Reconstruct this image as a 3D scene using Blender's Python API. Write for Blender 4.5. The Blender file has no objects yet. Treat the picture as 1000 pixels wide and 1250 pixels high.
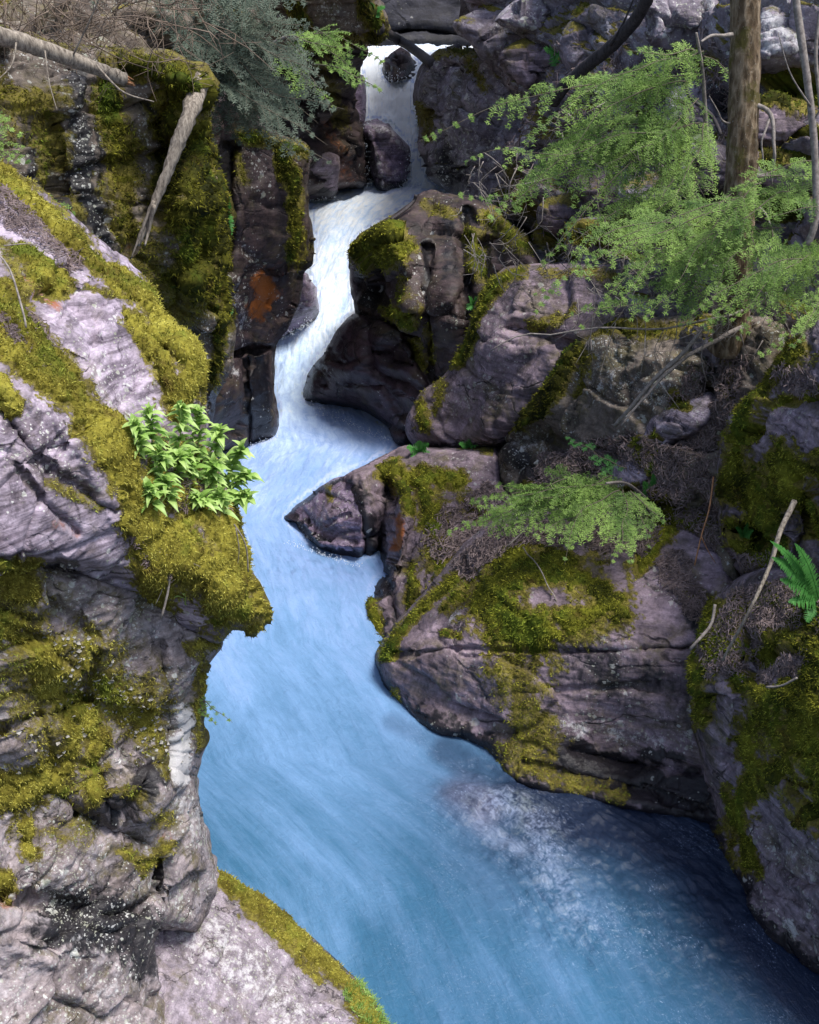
import bpy, math, random
import numpy as np
from mathutils import Vector
random.seed(7); RNG = np.random.default_rng(11)
C = bpy.context.scene.collection
PI = math.pi
# ------------------------------------------------------------------ camera frame (photo 1000 x 1250)
CAM = np.array([0.0, 0.0, 6.0]); PITCH = math.radians(24); F = 1340.0
cp, sp = math.cos(PITCH), math.sin(PITCH)
def ray(px, py):
    px = np.asarray(px, float); py = np.asarray(py, float)
    a = (px-500)/F; b = (625-py)/F
    return np.stack([a, cp + b*sp, -sp + b*cp], -1)
def at(px, py, D):
    """point seen at photo position (px,py) whose horizontal distance ahead is D metres"""
    r = ray(px, py); D = np.asarray(D, float)
    return CAM + r*(D/r[..., 1])[..., None]
def pxm(D): return np.asarray(D)/F*1.03          # metres per photo pixel at distance D (about)
# ------------------------------------------------------------------ noise
PERM = np.random.default_rng(5).permutation(256); PERM = np.concatenate([PERM, PERM, PERM])
GR = np.random.default_rng(6).normal(size=(256, 3)); GR /= np.linalg.norm(GR, axis=1)[:, None]
RV = np.random.default_rng(8).random((256, 3))
def hsh(i, j, k): return PERM[PERM[PERM[i & 255] + (j & 255)] + (k & 255)]
def perlin(P):
    I = np.floor(P).astype(int); f = P - I; u = f*f*f*(f*(f*6-15)+10); r = 0
    for dx in (0, 1):
        wx = u[:, 0] if dx else 1-u[:, 0]
        for dy in (0, 1):
            wy = u[:, 1] if dy else 1-u[:, 1]
            for dz in (0, 1):
                wz = u[:, 2] if dz else 1-u[:, 2]
                g = GR[hsh(I[:, 0]+dx, I[:, 1]+dy, I[:, 2]+dz)]
                r = r + wx*wy*wz*((g[:, 0]*(f[:, 0]-dx)) + g[:, 1]*(f[:, 1]-dy) + g[:, 2]*(f[:, 2]-dz))
    return r*1.6
def fbm(P, o=4, ridged=False, gain=.5):
    a = 1; s = 0; t = 0
    for i in range(o):
        n = perlin(P*(2.03**i) + 17.3*i)
        if ridged: n = 1-2*np.abs(n)
        s = s + a*n; t += a; a *= gain
    return s/t
def worley(P):
    I = np.floor(P).astype(int); N = len(P); f1 = np.full(N, 9.); f2 = np.full(N, 9.); cid = np.zeros(N, int); fp = np.zeros((N, 3))
    for dx in (-1, 0, 1):
        for dy in (-1, 0, 1):
            for dz in (-1, 0, 1):
                h = hsh(I[:, 0]+dx, I[:, 1]+dy, I[:, 2]+dz)
                q = I + np.array([dx, dy, dz]) + RV[h]
                d = np.linalg.norm(P-q, axis=1)
                m = d < f1
                f2 = np.where(m, f1, np.minimum(f2, d)); f1 = np.where(m, d, f1); cid = np.where(m, h, cid)
                fp[m] = q[m]
    return f1, f2, cid, fp
def smooth(a, b, x):
    t = np.clip((x-a)/(b-a+1e-12), 0, 1); return t*t*(3-2*t)
# ------------------------------------------------------------------ 2-D outline tools
def spline(pts, closed=True, step=6., jit=0.):
    P = np.array(pts, float); n = len(P); out = []
    rng = range(n) if closed else range(n-1)
    for i in rng:
        p0 = P[(i-1) % n] if closed else P[max(i-1, 0)]; p1 = P[i]; p2 = P[(i+1) % n]; p3 = P[(i+2) % n] if closed else P[min(i+2, n-1)]
        m = max(2, int(np.linalg.norm(p2-p1)/step)); t = np.arange(m)[:, None]/m; c = .42
        a = (1-t); s1 = (p2-p0)*c; s2 = (p3-p1)*c
        out.append((2*t**3-3*t**2+1)*p1 + (t**3-2*t**2+t)*s1 + (-2*t**3+3*t**2)*p2 + (t**3-t**2)*s2)
    out = np.concatenate(out)
    if not closed: out = np.vstack([out, P[-1]])
    if jit:
        Q = np.c_[out[:, :2]/22., np.full(len(out), 3.3)]
        out[:, 0] += jit*fbm(Q, 3); out[:, 1] += jit*fbm(Q+50, 3)
    return out
def seg_dist(px, py, A, B):
    d = np.full(px.shape, 1e9)
    for (ax, ay), (bx, by) in zip(A, B):
        vx, vy = bx-ax, by-ay; L = vx*vx+vy*vy+1e-9
        t = np.clip(((px-ax)*vx+(py-ay)*vy)/L, 0, 1)
        d = np.minimum(d, (px-ax-t*vx)**2+(py-ay-t*vy)**2)
    return np.sqrt(d)
def inside(px, py, P):
    r = np.zeros(px.shape, bool); Q = np.roll(P, -1, 0)
    for (ax, ay), (bx, by) in zip(P, Q):
        if ay == by: continue
        m = (ay > py) != (by > py)
        r ^= m & (px < (bx-ax)*(py-ay)/(by-ay)+ax)
    return r
def sdist(px, py, P):
    d = seg_dist(px, py, P, np.roll(P, -1, 0)); return np.where(inside(px, py, P), d, -d)
def line_dist(px, py, pts):
    pts = np.array(pts, float)
    if len(pts) == 1: return np.hypot(px-pts[0, 0], py-pts[0, 1])
    return seg_dist(px, py, pts[:-1], pts[1:])
def rbf(ctrl):
    K = np.array(ctrl, float); n = len(K); c = 25.
    X = K[:, :2]; d = np.sqrt(((X[:, None]-X[None])**2).sum(-1)+c*c)
    A = np.zeros((n+3, n+3)); A[:n, :n] = d; A[:n, n] = A[n, :n] = 1; A[:n, n+1:] = X/500; A[n+1:, :n] = X.T/500
    w = np.linalg.lstsq(A, np.r_[K[:, 2], 0, 0, 0], rcond=None)[0]
    lo, hi = K[:, 2].min()-.5, K[:, 2].max()+.6
    def f(px, py):
        s = w[n] + w[n+1]*px/500 + w[n+2]*py/500
        for i in range(n): s = s + w[i]*np.sqrt((px-X[i, 0])**2+(py-X[i, 1])**2+c*c)
        return np.clip(s, lo, hi)
    return f
def strokes(px, py, L, nz):
    m = np.zeros(px.shape)
    for st in L:
        pts, w, s = st
        d = line_dist(px, py, pts)
        m = np.maximum(m, s*smooth(1.55, .25, d/w + nz*.8))
    return m
# ------------------------------------------------------------------ mesh output
def mkmesh(name, V, faces, mat, parent=None, attrs=None, smoothf=True, uv=None, origin=None):
    """faces: list of int arrays (n,3) or (n,4)"""
    V = np.asarray(V, float)
    if origin is None: origin = np.array([V[:, 0].mean(), V[:, 1].mean(), V[:, 2].min()]) if parent is None else None
    if parent is not None:
        o0 = np.array(parent.get('_o', (0, 0, 0)), float)
        origin_w = o0
    else: origin_w = origin
    me = bpy.data.meshes.new(name); loc = V-origin_w
    me.vertices.add(len(V)); me.vertices.foreach_set('co', loc.astype(np.float32).ravel())
    F_ = [np.asarray(f, np.int32) for f in faces if len(f)]
    nl = sum(f.size for f in F_); nf = sum(len(f) for f in F_)
    me.loops.add(nl); me.loops.foreach_set('vertex_index', np.concatenate([f.ravel() for f in F_]))
    tot = np.concatenate([np.full(len(f), f.shape[1], np.int32) for f in F_]); st = np.r_[0, np.cumsum(tot)[:-1]].astype(np.int32)
    me.polygons.add(nf); me.polygons.foreach_set('loop_start', st); me.polygons.foreach_set('loop_total', tot)
    me.polygons.foreach_set('use_smooth', np.full(nf, smoothf))
    me.update(calc_edges=True)
    for k, a in (attrs or {}).items():
        at_ = me.attributes.new(k, 'FLOAT', 'POINT'); at_.data.foreach_set('value', np.asarray(a, np.float32))
    if uv is not None:
        at_ = me.attributes.new('flow', 'FLOAT_VECTOR', 'POINT'); at_.data.foreach_set('vector', np.asarray(uv, np.float32).ravel())
    me.validate(); me.materials.append(mat)
    o = bpy.data.objects.new(name, me); C.objects.link(o)
    if parent is not None:
        o.parent = parent; o['_o'] = [float(x) for x in origin_w]
    else:
        o.location = origin; o['_o'] = [float(x) for x in origin]
    return o
def thing(name, label, cat, loc, group=None):
    o = bpy.data.objects.new(name, None); C.objects.link(o); o.location = loc; o['_o'] = [float(x) for x in loc]
    o.empty_display_size = .1; return tag(o, label, cat, group)
def tag(o, label, cat, group=None, kind=None):
    o['label'] = label; o['category'] = cat
    if group: o['group'] = group
    if kind: o['kind'] = kind
    return o
def vnormals(V, quads):
    n = np.zeros_like(V); a, b, c, d = (V[quads[:, i]] for i in range(4))
    fn = np.cross(c-a, d-b)
    for i in range(4):
        for k in range(3): n[:, k] += np.bincount(quads[:, i], fn[:, k], minlength=len(V))
    return n/(np.linalg.norm(n, axis=1)[:, None]+1e-12)
def onb(n):
    h = np.where(np.abs(n[:, 2:3]) > .9, np.array([[1., 0, 0]]), np.array([[0, 0, 1.]]))
    t = np.cross(n, h); t /= np.linalg.norm(t, axis=1)[:, None]+1e-12
    return t, np.cross(n, t)
def blades(P, N, ln, wd, spread=.8, droop=.0, segs=1):
    """little tapering leaflets standing on points P"""
    n = len(P); dr = N + spread*RNG.normal(size=(n, 3)) + np.array([0, 0, -droop]); dr /= np.linalg.norm(dr, axis=1)[:, None]
    s = np.cross(dr, RNG.normal(size=(n, 3))); s /= np.linalg.norm(s, axis=1)[:, None]+1e-9
    ln = ln*RNG.uniform(.5, 1.4, n); wd = wd*RNG.uniform(.6, 1.3, n)
    V = np.empty((n, 3, 3)); V[:, 0] = P - s*wd[:, None]*.5 - dr*ln[:, None]*.15; V[:, 1] = P + s*wd[:, None]*.5 - dr*ln[:, None]*.15; V[:, 2] = P + dr*ln[:, None]
    return V.reshape(-1, 3), np.arange(3*n).reshape(-1, 3)
# ------------------------------------------------------------------ materials
def nt(name):
    m = bpy.data.materials.new(name); m.use_nodes = True; t = m.node_tree; t.nodes.clear(); return m, t
class NB:
    def __init__(s, t): s.t = t
    def n(s, ty, **kw):
        nd = s.t.nodes.new(ty)
        for k, v in kw.items():
            if k in nd.inputs: 
                if hasattr(v, 'is_output') : s.t.links.new(v, nd.inputs[k])
                else: nd.inputs[k].default_value = v
            else: setattr(nd, k, v)
        return nd
    def link(s, a, b): s.t.links.new(a, b)
    def attr(s, nm): return s.n('ShaderNodeAttribute', attribute_name=nm).outputs['Fac']
    def math(s, op, a, b=None, c=None, clamp=False):
        nd = s.t.nodes.new('ShaderNodeMath'); nd.operation = op; nd.use_clamp = clamp
        for i, v in enumerate((a, b, c)):
            if v is None: continue
            if hasattr(v, 'is_output'): s.link(v, nd.inputs[i])
            else: nd.inputs[i].default_value = v
        return nd.outputs[0]
    def noise(s, vec, sc, det=5, rough=.6, dist=0.):
        nd = s.t.nodes.new('ShaderNodeTexNoise'); nd.inputs['Scale'].default_value = sc; nd.inputs['Detail'].default_value = det
        nd.inputs['Roughness'].default_value = rough; nd.inputs['Distortion'].default_value = dist; s.link(vec, nd.inputs['Vector']); return nd.outputs['Fac']
    def vor(s, vec, sc, out='Distance', feat='F1'):
        nd = s.t.nodes.new('ShaderNodeTexVoronoi'); nd.feature = feat; nd.inputs['Scale'].default_value = sc; s.link(vec, nd.inputs['Vector']); return nd.outputs[out]
    def rng(s, v, a, b, c=0., d=1., sm=True):
        nd = s.t.nodes.new('ShaderNodeMapRange'); nd.interpolation_type = 'SMOOTHSTEP' if sm else 'LINEAR'
        s.link(v, nd.inputs[0]); nd.inputs[1].default_value = a; nd.inputs[2].default_value = b; nd.inputs[3].default_value = c; nd.inputs[4].default_value = d; return nd.outputs[0]
    def mapv(s, vec, sc=(1, 1, 1), rot=(0, 0, 0), loc=(0, 0, 0)):
        nd = s.t.nodes.new('ShaderNodeMapping'); nd.inputs['Scale'].default_value = sc; nd.inputs['Rotation'].default_value = rot; nd.inputs['Location'].default_value = loc
        s.link(vec, nd.inputs['Vector']); return nd.outputs[0]
    def mix(s, f, a, b, mode='MIX'):
        nd = s.t.nodes.new('ShaderNodeMix'); nd.data_type = 'RGBA'; nd.blend_type = mode
        for k, v in ((0, f), (6, a), (7, b)):
            if hasattr(v, 'is_output'): s.link(v, nd.inputs[k])
            else: nd.inputs[k].default_value = v if k == 0 else (tuple(v)+(1,))[:4]
        return nd.outputs[2]
    def ramp(s, f, stops):
        nd = s.t.nodes.new('ShaderNodeValToRGB'); cr = nd.color_ramp
        while len(cr.elements) < len(stops): cr.elements.new(.5)
        for e, (p, c) in zip(cr.elements, stops): e.position = p; e.color = tuple(c)+(1,)
        s.link(f, nd.inputs[0]); return nd.outputs[0]
    def out(s, sh):
        o = s.t.nodes.new('ShaderNodeOutputMaterial'); s.link(sh, o.inputs['Surface'])
    def bsdf(s, col, rough=.8, normal=None, spec=.3, **kw):
        b = s.t.nodes.new('ShaderNodeBsdfPrincipled')
        for k, v in [('Base Color', col), ('Roughness', rough), ('Specular IOR Level', spec)]+list(kw.items()):
            if hasattr(v, 'is_output'): s.link(v, b.inputs[k])
            else: b.inputs[k].default_value = (tuple(v)+(1,))[:4] if isinstance(v, tuple) else v
        if normal is not None: s.link(normal, b.inputs['Normal'])
        return b.outputs[0]
    def bump(s, h, st=.5, dist=.02):
        nd = s.t.nodes.new('ShaderNodeBump'); nd.inputs['Strength'].default_value = st; nd.inputs['Distance'].default_value = dist; s.link(h, nd.inputs['Height']); return nd.outputs[0]
def coords(b, kind='Object'): return b.t.nodes.new('ShaderNodeTexCoord').outputs[kind]
MOSS = [(.3, (.035, .028, .008)), (.5, (.14, .115, .018)), (.72, (.30, .26, .045))]
def rock_mat(name, ca=(.075, .055, .075), cb=(.26, .2, .25), sc=1., lich=.5, speck=.5, wet=.0, str_rot=(0, .5, 0), strata=.4, moss=MOSS, bumpd=.02, blot=.5, film=.35, mott=0.):
    m, t = nt(name); b = NB(t); v = coords(b)
    n1 = b.noise(v, 1.3*sc, 8, .62, .4); n2 = b.noise(v, 9*sc, 8, .68); n3 = b.noise(v, 55*sc, 4, .6)
    vs = b.mapv(v, (1.5*sc, 1.5*sc, 16*sc), str_rot); ns = b.noise(vs, 1.6, 6, .6, .6)
    base = b.ramp(b.rng(n1, .28, .72, 0, 1, False), [(0, ca), (.5, tuple((x+y)/2 for x, y in zip(ca, cb))), (1, cb)])
    base = b.mix(b.math('MULTIPLY', b.rng(ns, .42, .7), strata), base, tuple(min(1, x*1.35) for x in cb))
    base = b.mix(b.math('MULTIPLY', b.rng(ns, .5, .3), strata*.9), base, tuple(x*.55 for x in ca))
    # brownish and greenish blotches
    nb = b.noise(v, 3.1*sc, 6, .7, .8)
    base = b.mix(b.math('MULTIPLY', b.rng(nb, .52, .66), blot), base, (.12, .10, .055))
    nf = b.noise(b.mapv(v, loc=(5, 2, 9)), 2.2*sc, 7, .75, .6)
    base = b.mix(b.math('MULTIPLY', b.rng(nf, .48, .68), film), base, (.115, .10, .024))
    nk = b.noise(b.mapv(v, loc=(1, 8, 4)), 1.9*sc, 9, .8, .5)
    base = b.mix(b.math('MULTIPLY', b.rng(nk, .53, .66), .75), base, tuple(x*.35 for x in ca))
    vc = b.t.nodes.new('ShaderNodeVectorMath'); vc.operation = 'ADD'; nzc = b.t.nodes.new('ShaderNodeTexNoise'); nzc.inputs['Scale'].default_value = 2.5*sc; nzc.inputs['Detail'].default_value = 4; b.link(v, nzc.inputs['Vector'])
    b.link(b.mapv(v, (.8, .8, 2.2), str_rot), vc.inputs[0]); b.link(nzc.outputs['Color'], vc.inputs[1])
    ck = b.vor(vc.outputs[0], 1.1*sc, 'Distance', 'DISTANCE_TO_EDGE')
    ckm = b.math('MULTIPLY', b.rng(ck, .022, .004), b.rng(nb, .4, .6)); base = b.mix(b.math('MULTIPLY', ckm, .8), base, tuple(x*.25 for x in ca))
    base = b.mix(1., base, b.rng(n2, .3, .7, .5, 1.5, False), 'MULTIPLY')
    base = b.mix(1., base, b.rng(n3, .3, .7, .75, 1.2, False), 'MULTIPLY')
    if mott: base = b.mix(b.math('MULTIPLY', b.rng(b.noise(b.mapv(v, loc=(2, 4, 6)), 3.4*sc, 9, .82, .4), .49, .62), mott), base, (.46, .44, .49))
    # rust
    nn = b.noise(v, 14*sc, 5, .7)
    ru = b.rng(b.math('ADD', b.attr('rust'), b.math('MULTIPLY', b.math('SUBTRACT', nn, .5), 1.5)), .3, 1.)
    base = b.mix(b.math('MULTIPLY', ru, .95), base, (.33, .10, .018))
    # dark mask: black algae, wet streaks, darker hollows, painted shade on the great boulder
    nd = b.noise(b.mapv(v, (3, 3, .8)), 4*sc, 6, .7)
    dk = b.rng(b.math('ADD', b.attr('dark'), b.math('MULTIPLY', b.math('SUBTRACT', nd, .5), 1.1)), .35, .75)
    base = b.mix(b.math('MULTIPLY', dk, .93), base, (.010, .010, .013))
    # crustose lichen : round pale spots of several sizes, plus glints painted on fall boulder
    la = b.attr('lich'); lm = b.math('ADD', b.math('MULTIPLY', b.rng(b.noise(v, 2.3*sc, 4, .6), .45, .65), lich), la)
    tot = None
    for (s_, th, am) in ((11*sc, .36, .8), (26*sc, .40, 1.), (60*sc, .42, 1.)):
        wv = b.t.nodes.new('ShaderNodeVectorMath'); wv.operation = 'ADD'; b.link(v, wv.inputs[0])
        nz = b.t.nodes.new('ShaderNodeTexNoise'); nz.inputs['Scale'].default_value = s_*1.5; nz.inputs['Detail'].default_value = 3; b.link(v, nz.inputs['Vector'])
        sc_ = b.t.nodes.new('ShaderNodeVectorMath'); sc_.operation = 'SCALE'; b.link(nz.outputs['Color'], sc_.inputs[0]); sc_.inputs['Scale'].default_value = .9/s_
        b.link(sc_.outputs[0], wv.inputs[1])
        vd = b.t.nodes.new('ShaderNodeTexVoronoi'); vd.inputs['Scale'].default_value = s_; b.link(wv.outputs[0], vd.inputs['Vector'])
        cr = b.t.nodes.new('ShaderNodeSeparateColor'); b.link(vd.outputs['Color'], cr.inputs[0])
        rad = b.math('MULTIPLY', cr.outputs[0], th)
        spot = b.rng(b.math('SUBTRACT', vd.outputs['Distance'], rad), .03, -.05)
        gate = b.math('GREATER_THAN', b.math('MULTIPLY', lm, am), cr.outputs[1])
        sp_ = b.math('MULTIPLY', spot, gate)
        tot = sp_ if tot is None else b.math('MAXIMUM', tot, sp_)
    base = b.mix(b.math('MULTIPLY', tot, speck), base, b.mix(b.rng(n2, .4, .6), (.30, .31, .24), (.60, .60, .58)))
    cru = b.rng(b.math('ADD', la, b.math('MULTIPLY', b.math('SUBTRACT', b.noise(v, 9*sc, 8, .8), .5), 2.4)), .75, 1.15)
    base = b.mix(b.math('MULTIPLY', cru, .8), base, (.58, .57, .58))
    # thin moss film at moss edges
    mm = b.rng(b.math('ADD', b.attr('moss'), b.math('MULTIPLY', b.math('SUBTRACT', b.noise(v, 18*sc, 6, .75), .5), 1.2)), .26, .62)
    mc = b.ramp(b.noise(v, 7*sc, 6, .75), moss)
    mc = b.mix(1., mc, b.rng(n3, .3, .7, .6, 1.4, False), 'MULTIPLY')
    base = b.mix(mm, base, mc)
    h = b.math('ADD', b.math('MULTIPLY', n2, 1.0), b.math('MULTIPLY', n3, .25)); h = b.math('ADD', h, b.math('MULTIPLY', ns, .8*strata))
    h = b.math('SUBTRACT', h, b.math('MULTIPLY', ckm, .8))
    h = b.math('ADD', h, b.math('MULTIPLY', mm, b.math('MULTIPLY', n3, 1.2)))
    rg = b.math('SUBTRACT', .82, b.math('MULTIPLY', b.math('MAXIMUM', dk, wet), .45))
    b.out(b.bsdf(base, rg, b.bump(h, .55, bumpd/ sc**.5), spec=.35)); return m
def moss_mat(name, stops, sc=1.):
    m, t = nt(name); b = NB(t); v = coords(b)
    n = b.noise(v, 2.2*sc, 6, .7, .5); n2 = b.noise(v, 30*sc, 5, .7)
    c = b.ramp(b.math('ADD', n, b.math('MULTIPLY', b.math('SUBTRACT', b.attr('var'), .5), .5)), stops)
    nb = b.noise(b.mapv(v, loc=(3, 7, 1)), 3.7*sc, 5, .7)
    c = b.mix(b.math('MULTIPLY', b.rng(nb, .56, .68), .6), c, b.mix(b.attr('var'), (.05, .03, .012), (.20, .11, .03)))
    ng = b.noise(b.mapv(v, loc=(9, 1, 5)), 1.9*sc, 5, .7)
    c = b.mix(b.math('MULTIPLY', b.rng(ng, .50, .64), .6), c, b.mix(b.attr('var'), (.045, .075, .008), (.22, .34, .04)))
    c = b.mix(1., c, b.rng(n2, .3, .7, .6, 1.35, False), 'MULTIPLY')
    b.out(b.bsdf(c, .9, b.bump(n2, .8, .012), spec=.1)); return m
def plain_mat(name, ca, cb, sc=20., rough=.8, stretch=(1, 1, 1), bumpd=.004, trans=0., var=False, spec=.2):
    m, t = nt(name); b = NB(t); v = b.mapv(coords(b), stretch)
    n = b.noise(v, sc, 5, .65)
    f = b.rng(n, .3, .7, 0, 1, False)
    if var: f = b.math('ADD', b.math('MULTIPLY', f, .45), b.math('MULTIPLY', b.attr('var'), .55))
    c = b.mix(f, ca, cb)
    sh = b.bsdf(c, rough, b.bump(n, .7, bumpd), spec=spec)
    if trans:
        tr = b.t.nodes.new('ShaderNodeBsdfTranslucent'); b.link(c, tr.inputs[0]); mx = b.t.nodes.new('ShaderNodeMixShader'); mx.inputs[0].default_value = trans
        b.link(sh, mx.inputs[1]); b.link(tr.outputs[0], mx.inputs[2]); sh = mx.outputs[0]
    b.out(sh); return m
M = {}
M['near'] = rock_mat('purple_slab_stone', (.10, .073, .10), (.41, .345, .42), 1.1, .5, .85, film=.45, str_rot=(.3, .85, .2), strata=.8, bumpd=.02, blot=.25)
M['cliff'] = rock_mat('lichen_cliff_stone', (.11, .085, .085), (.40, .34, .35), 1.3, .95, .9, film=.8, mott=.35, str_rot=(.2, .15, 0), strata=.45, bumpd=.03, blot=.8)
M['slab'] = rock_mat('grey_slab_stone', (.17, .14, .165), (.36, .31, .36), 1.6, .9, .8, str_rot=(.5, .5, 0), strata=.3, bumpd=.02, blot=.5)
M['wall'] = rock_mat('streaked_wall_stone', (.06, .045, .04), (.26, .215, .18), .8, .8, .8, film=.6, strata=.2, bumpd=.04, blot=.95)
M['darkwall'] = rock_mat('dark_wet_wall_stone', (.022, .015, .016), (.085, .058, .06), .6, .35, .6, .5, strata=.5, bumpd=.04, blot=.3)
M['boulder'] = rock_mat('purple_boulder_stone', (.038, .027, .034), (.34, .26, .31), .7, .2, .55, film=.6, strata=.4, bumpd=.035, blot=.4)
M['right'] = rock_mat('mottled_boulder_stone', (.055, .042, .052), (.38, .30, .36), .9, .35, .6, film=.55, str_rot=(0, -.5, 0), strata=.4, bumpd=.03, blot=.4)
M['upper'] = rock_mat('pale_lichen_boulder_stone', (.05, .04, .055), (.36, .31, .37), .55, .95, .85, film=.5, mott=.6, strata=.2, bumpd=.06, blot=.5)
M['wet'] = rock_mat('black_wet_stone', (.02, .014, .018), (.075, .045, .055), .6, .15, .5, 1., strata=.5, bumpd=.04, blot=.1)
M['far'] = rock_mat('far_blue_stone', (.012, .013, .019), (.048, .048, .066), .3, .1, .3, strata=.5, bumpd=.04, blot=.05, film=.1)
M['wetpurple'] = rock_mat('wet_purple_stone', (.07, .045, .075), (.36, .28, .40), .9, .7, .7, 1., strata=.4, bumpd=.03, blot=.1)
M['moss'] = moss_mat('yellow_moss', [(.15, (.085, .07, .012)), (.42, (.27, .24, .036)), (.78, (.57, .53, .12))], 1.3)
M['mossd'] = moss_mat('olive_moss', [(.2, (.018, .020, .004)), (.5, (.115, .11, .013)), (.78, (.29, .275, .035))], .8)
M['mossg'] = moss_mat('green_moss', [(.2, (.03, .034, .005)), (.5, (.20, .20, .02)), (.78, (.46, .45, .06))], 1.)
M['lichen'] = plain_mat('leafy_lichen', (.16, .15, .13), (.5, .48, .44), 40, .85, var=True)
# ------------------------------------------------------------------ rocks
G = {}
def rock(name, label, cat, outline, ctrl, mat, s=2.4, R=45, T=.5, back=1.5, amp=.06, freq=1.2, facet=.06, ffreq=1., fine=.012, ledge=0., an=(.75, .75, 1.7), anr=(0., 0.), crease=(), blobs=(),
         moss=(), dark=(), lich=(), rust=(), automoss=0., mossmat=None, mossh=.03, dens=1.3, bl=4., jit=3., group=None, flakes=(), kind=None, seed=0):
    P2 = spline(outline, True, 7., jit); lo = P2.min(0)-s; hi = P2.max(0)+s
    xs = np.arange(lo[0], hi[0]+s, s); ys = np.arange(lo[1], hi[1]+s, s); nx, ny = len(xs), len(ys)
    GX, GY = np.meshgrid(xs, ys); px, py = GX.ravel(), GY.ravel()
    sd = sdist(px, py, P2); S = sd.reshape(ny, nx)
    gy, gx = np.gradient(S, s); gl = np.sqrt(gx**2+gy**2)+1e-6; gx, gy = (gx/gl).ravel(), (gy/gl).ravel()
    nr = np.abs(sd) < .75*s
    px = np.where(nr, px-gx*sd, px); py = np.where(nr, py-gy*sd, py); sd = np.where(nr, 0, sd)
    ok = sd >= 0; idx = np.arange(nx*ny).reshape(ny, nx)
    a, b_, c_, d_ = idx[:-1, :-1].ravel(), idx[:-1, 1:].ravel(), idx[1:, 1:].ravel(), idx[1:, :-1].ravel()
    q = np.stack([a, d_, c_, b_], 1); q = q[ok[q].all(1)]
    used = np.unique(q); rm = np.full(nx*ny, -1); rm[used] = np.arange(len(used)); q = rm[q]; px, py, sd = px[used], py[used], sd[used]
    f = rbf(ctrl); D0 = f(px, py); D = D0.copy()
    w3 = np.c_[px/60., py/60., np.full(len(px), seed+.5)]
    Rv = R*(1+.5*fbm(w3, 2))
    D += T*(1-np.sqrt(1-(1-np.clip(sd/Rv, 0, 1))**2+1e-9))
    for (pts, w, dep) in crease:
        wob = 2.2*w*0 + fbm(np.c_[px/25., py/25., np.full(len(px), 9.1)], 3)*max(3., w*.6)
        D += dep*np.exp(-((line_dist(px+wob, py-wob, pts))/w)**2)
    for (bx, by, rx, ry, ang, dep) in blobs:
        ca, sa = math.cos(math.radians(ang)), math.sin(math.radians(ang)); u = (px-bx)*ca+(py-by)*sa; v = -(px-bx)*sa+(py-by)*ca
        D += dep*np.exp(-((u/rx)**2+(v/ry)**2)**1.5)
    V = at(px, py, D); N = vnormals(V, q)
    if np.mean(np.sum(N*(CAM-V), 1)) < 0: q = q[:, ::-1]; N = -N
    Q = V+seed*3.7
    h = amp*fbm(Q*freq, 3) + amp*.22*fbm(Q*freq*3.1+5, 4, True)
    warp = np.stack([fbm(Q*1.3+i*9, 2) for i in range(3)], 1)*.35
    ca, sa, cb, sb = math.cos(anr[0]), math.sin(anr[0]), math.cos(anr[1]), math.sin(anr[1])
    QA = Q.copy(); QA[:, 0], QA[:, 2] = Q[:, 0]*ca-Q[:, 2]*sa, Q[:, 0]*sa+Q[:, 2]*ca; y_, z_ = QA[:, 1].copy(), QA[:, 2].copy(); QA[:, 1], QA[:, 2] = y_*cb-z_*sb, y_*sb+z_*cb
    Q0 = Q; Q = QA*np.array(an); warp *= .6
    f1, f2, cid, fp = worley((Q+warp)*ffreq)
    rr = RV[cid]-.5
    h += facet*((rr*2*((Q+warp)*ffreq-fp)).sum(1)*1.5 + (rr[:, 0])*.7)
    h -= facet*.45*smooth(.09, .0, f2-f1)
    f1, f2, cid, fp = worley((Q+warp*.5)*ffreq*3.3)
    rr = RV[cid]-.5; h += facet*.22*((rr*2.8*((Q+warp*.5)*ffreq*3.3-fp)).sum(1) + rr[:, 1]*.6) - facet*.12*smooth(.1, 0, f2-f1)
    Q = Q0
    h += fine*fbm(QA*np.array(an)*np.array([.7, .7, 1.6])*12, 4, True)
    if ledge: 
        zz = Q[:, 2]*1.0+Q[:, 0]*.22+.12*warp[:, 0]; zl = zz/ledge; fr = zl-np.floor(zl); h += ledge*.22*(smooth(0, .85, fr)-smooth(.9, 1, fr)) *(.4+.6*RV[(np.floor(zl).astype(int)) & 255, 0])
    h *= (.25+.75*smooth(0, 18, sd))
    V = V + N*h[:, None]; N = vnormals(V, q)
    wp = .012*float(np.median(D))/9.; nz = fbm(Q*(.022/wp), 3)+.8*fbm(Q*(.09/wp), 3)+.6*fbm(Q*(.3/wp), 2)
    K = dict(moss=strokes(px, py, moss, nz), dark=strokes(px, py, dark, nz*.8), lich=strokes(px, py, lich, nz), rust=strokes(px, py, rust, nz*.7))
    if automoss: K['moss'] = np.maximum(K['moss'], automoss*smooth(.35, .8, N[:, 2]+.35*nz)*smooth(-.25, .3, fbm(Q*1.1+31, 3)))
    K['dark'] = np.maximum(K['dark'], .95*smooth(.26, .04, V[:, 2]-wz(V[:, 1])+.12*nz))
    # closed back: shrinking rings from the rim
    e = np.concatenate([q[:, [0, 1]], q[:, [1, 2]], q[:, [2, 3]], q[:, [3, 0]]]); key = e[:, 0].astype(np.int64)*len(px)+e[:, 1]; rkey = e[:, 1].astype(np.int64)*len(px)+e[:, 0]
    be = e[~np.isin(key, rkey)]; rim = np.unique(be); nrm = len(rim); m2 = np.full(len(px), -1); m2[rim] = np.arange(nrm)
    cx, cy = px.mean(), py.mean(); VV = [V]; KK = {k: [v_] for k, v_ in K.items()}; faces3 = []; quads = [q]; prev = rim; base = len(V)
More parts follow.
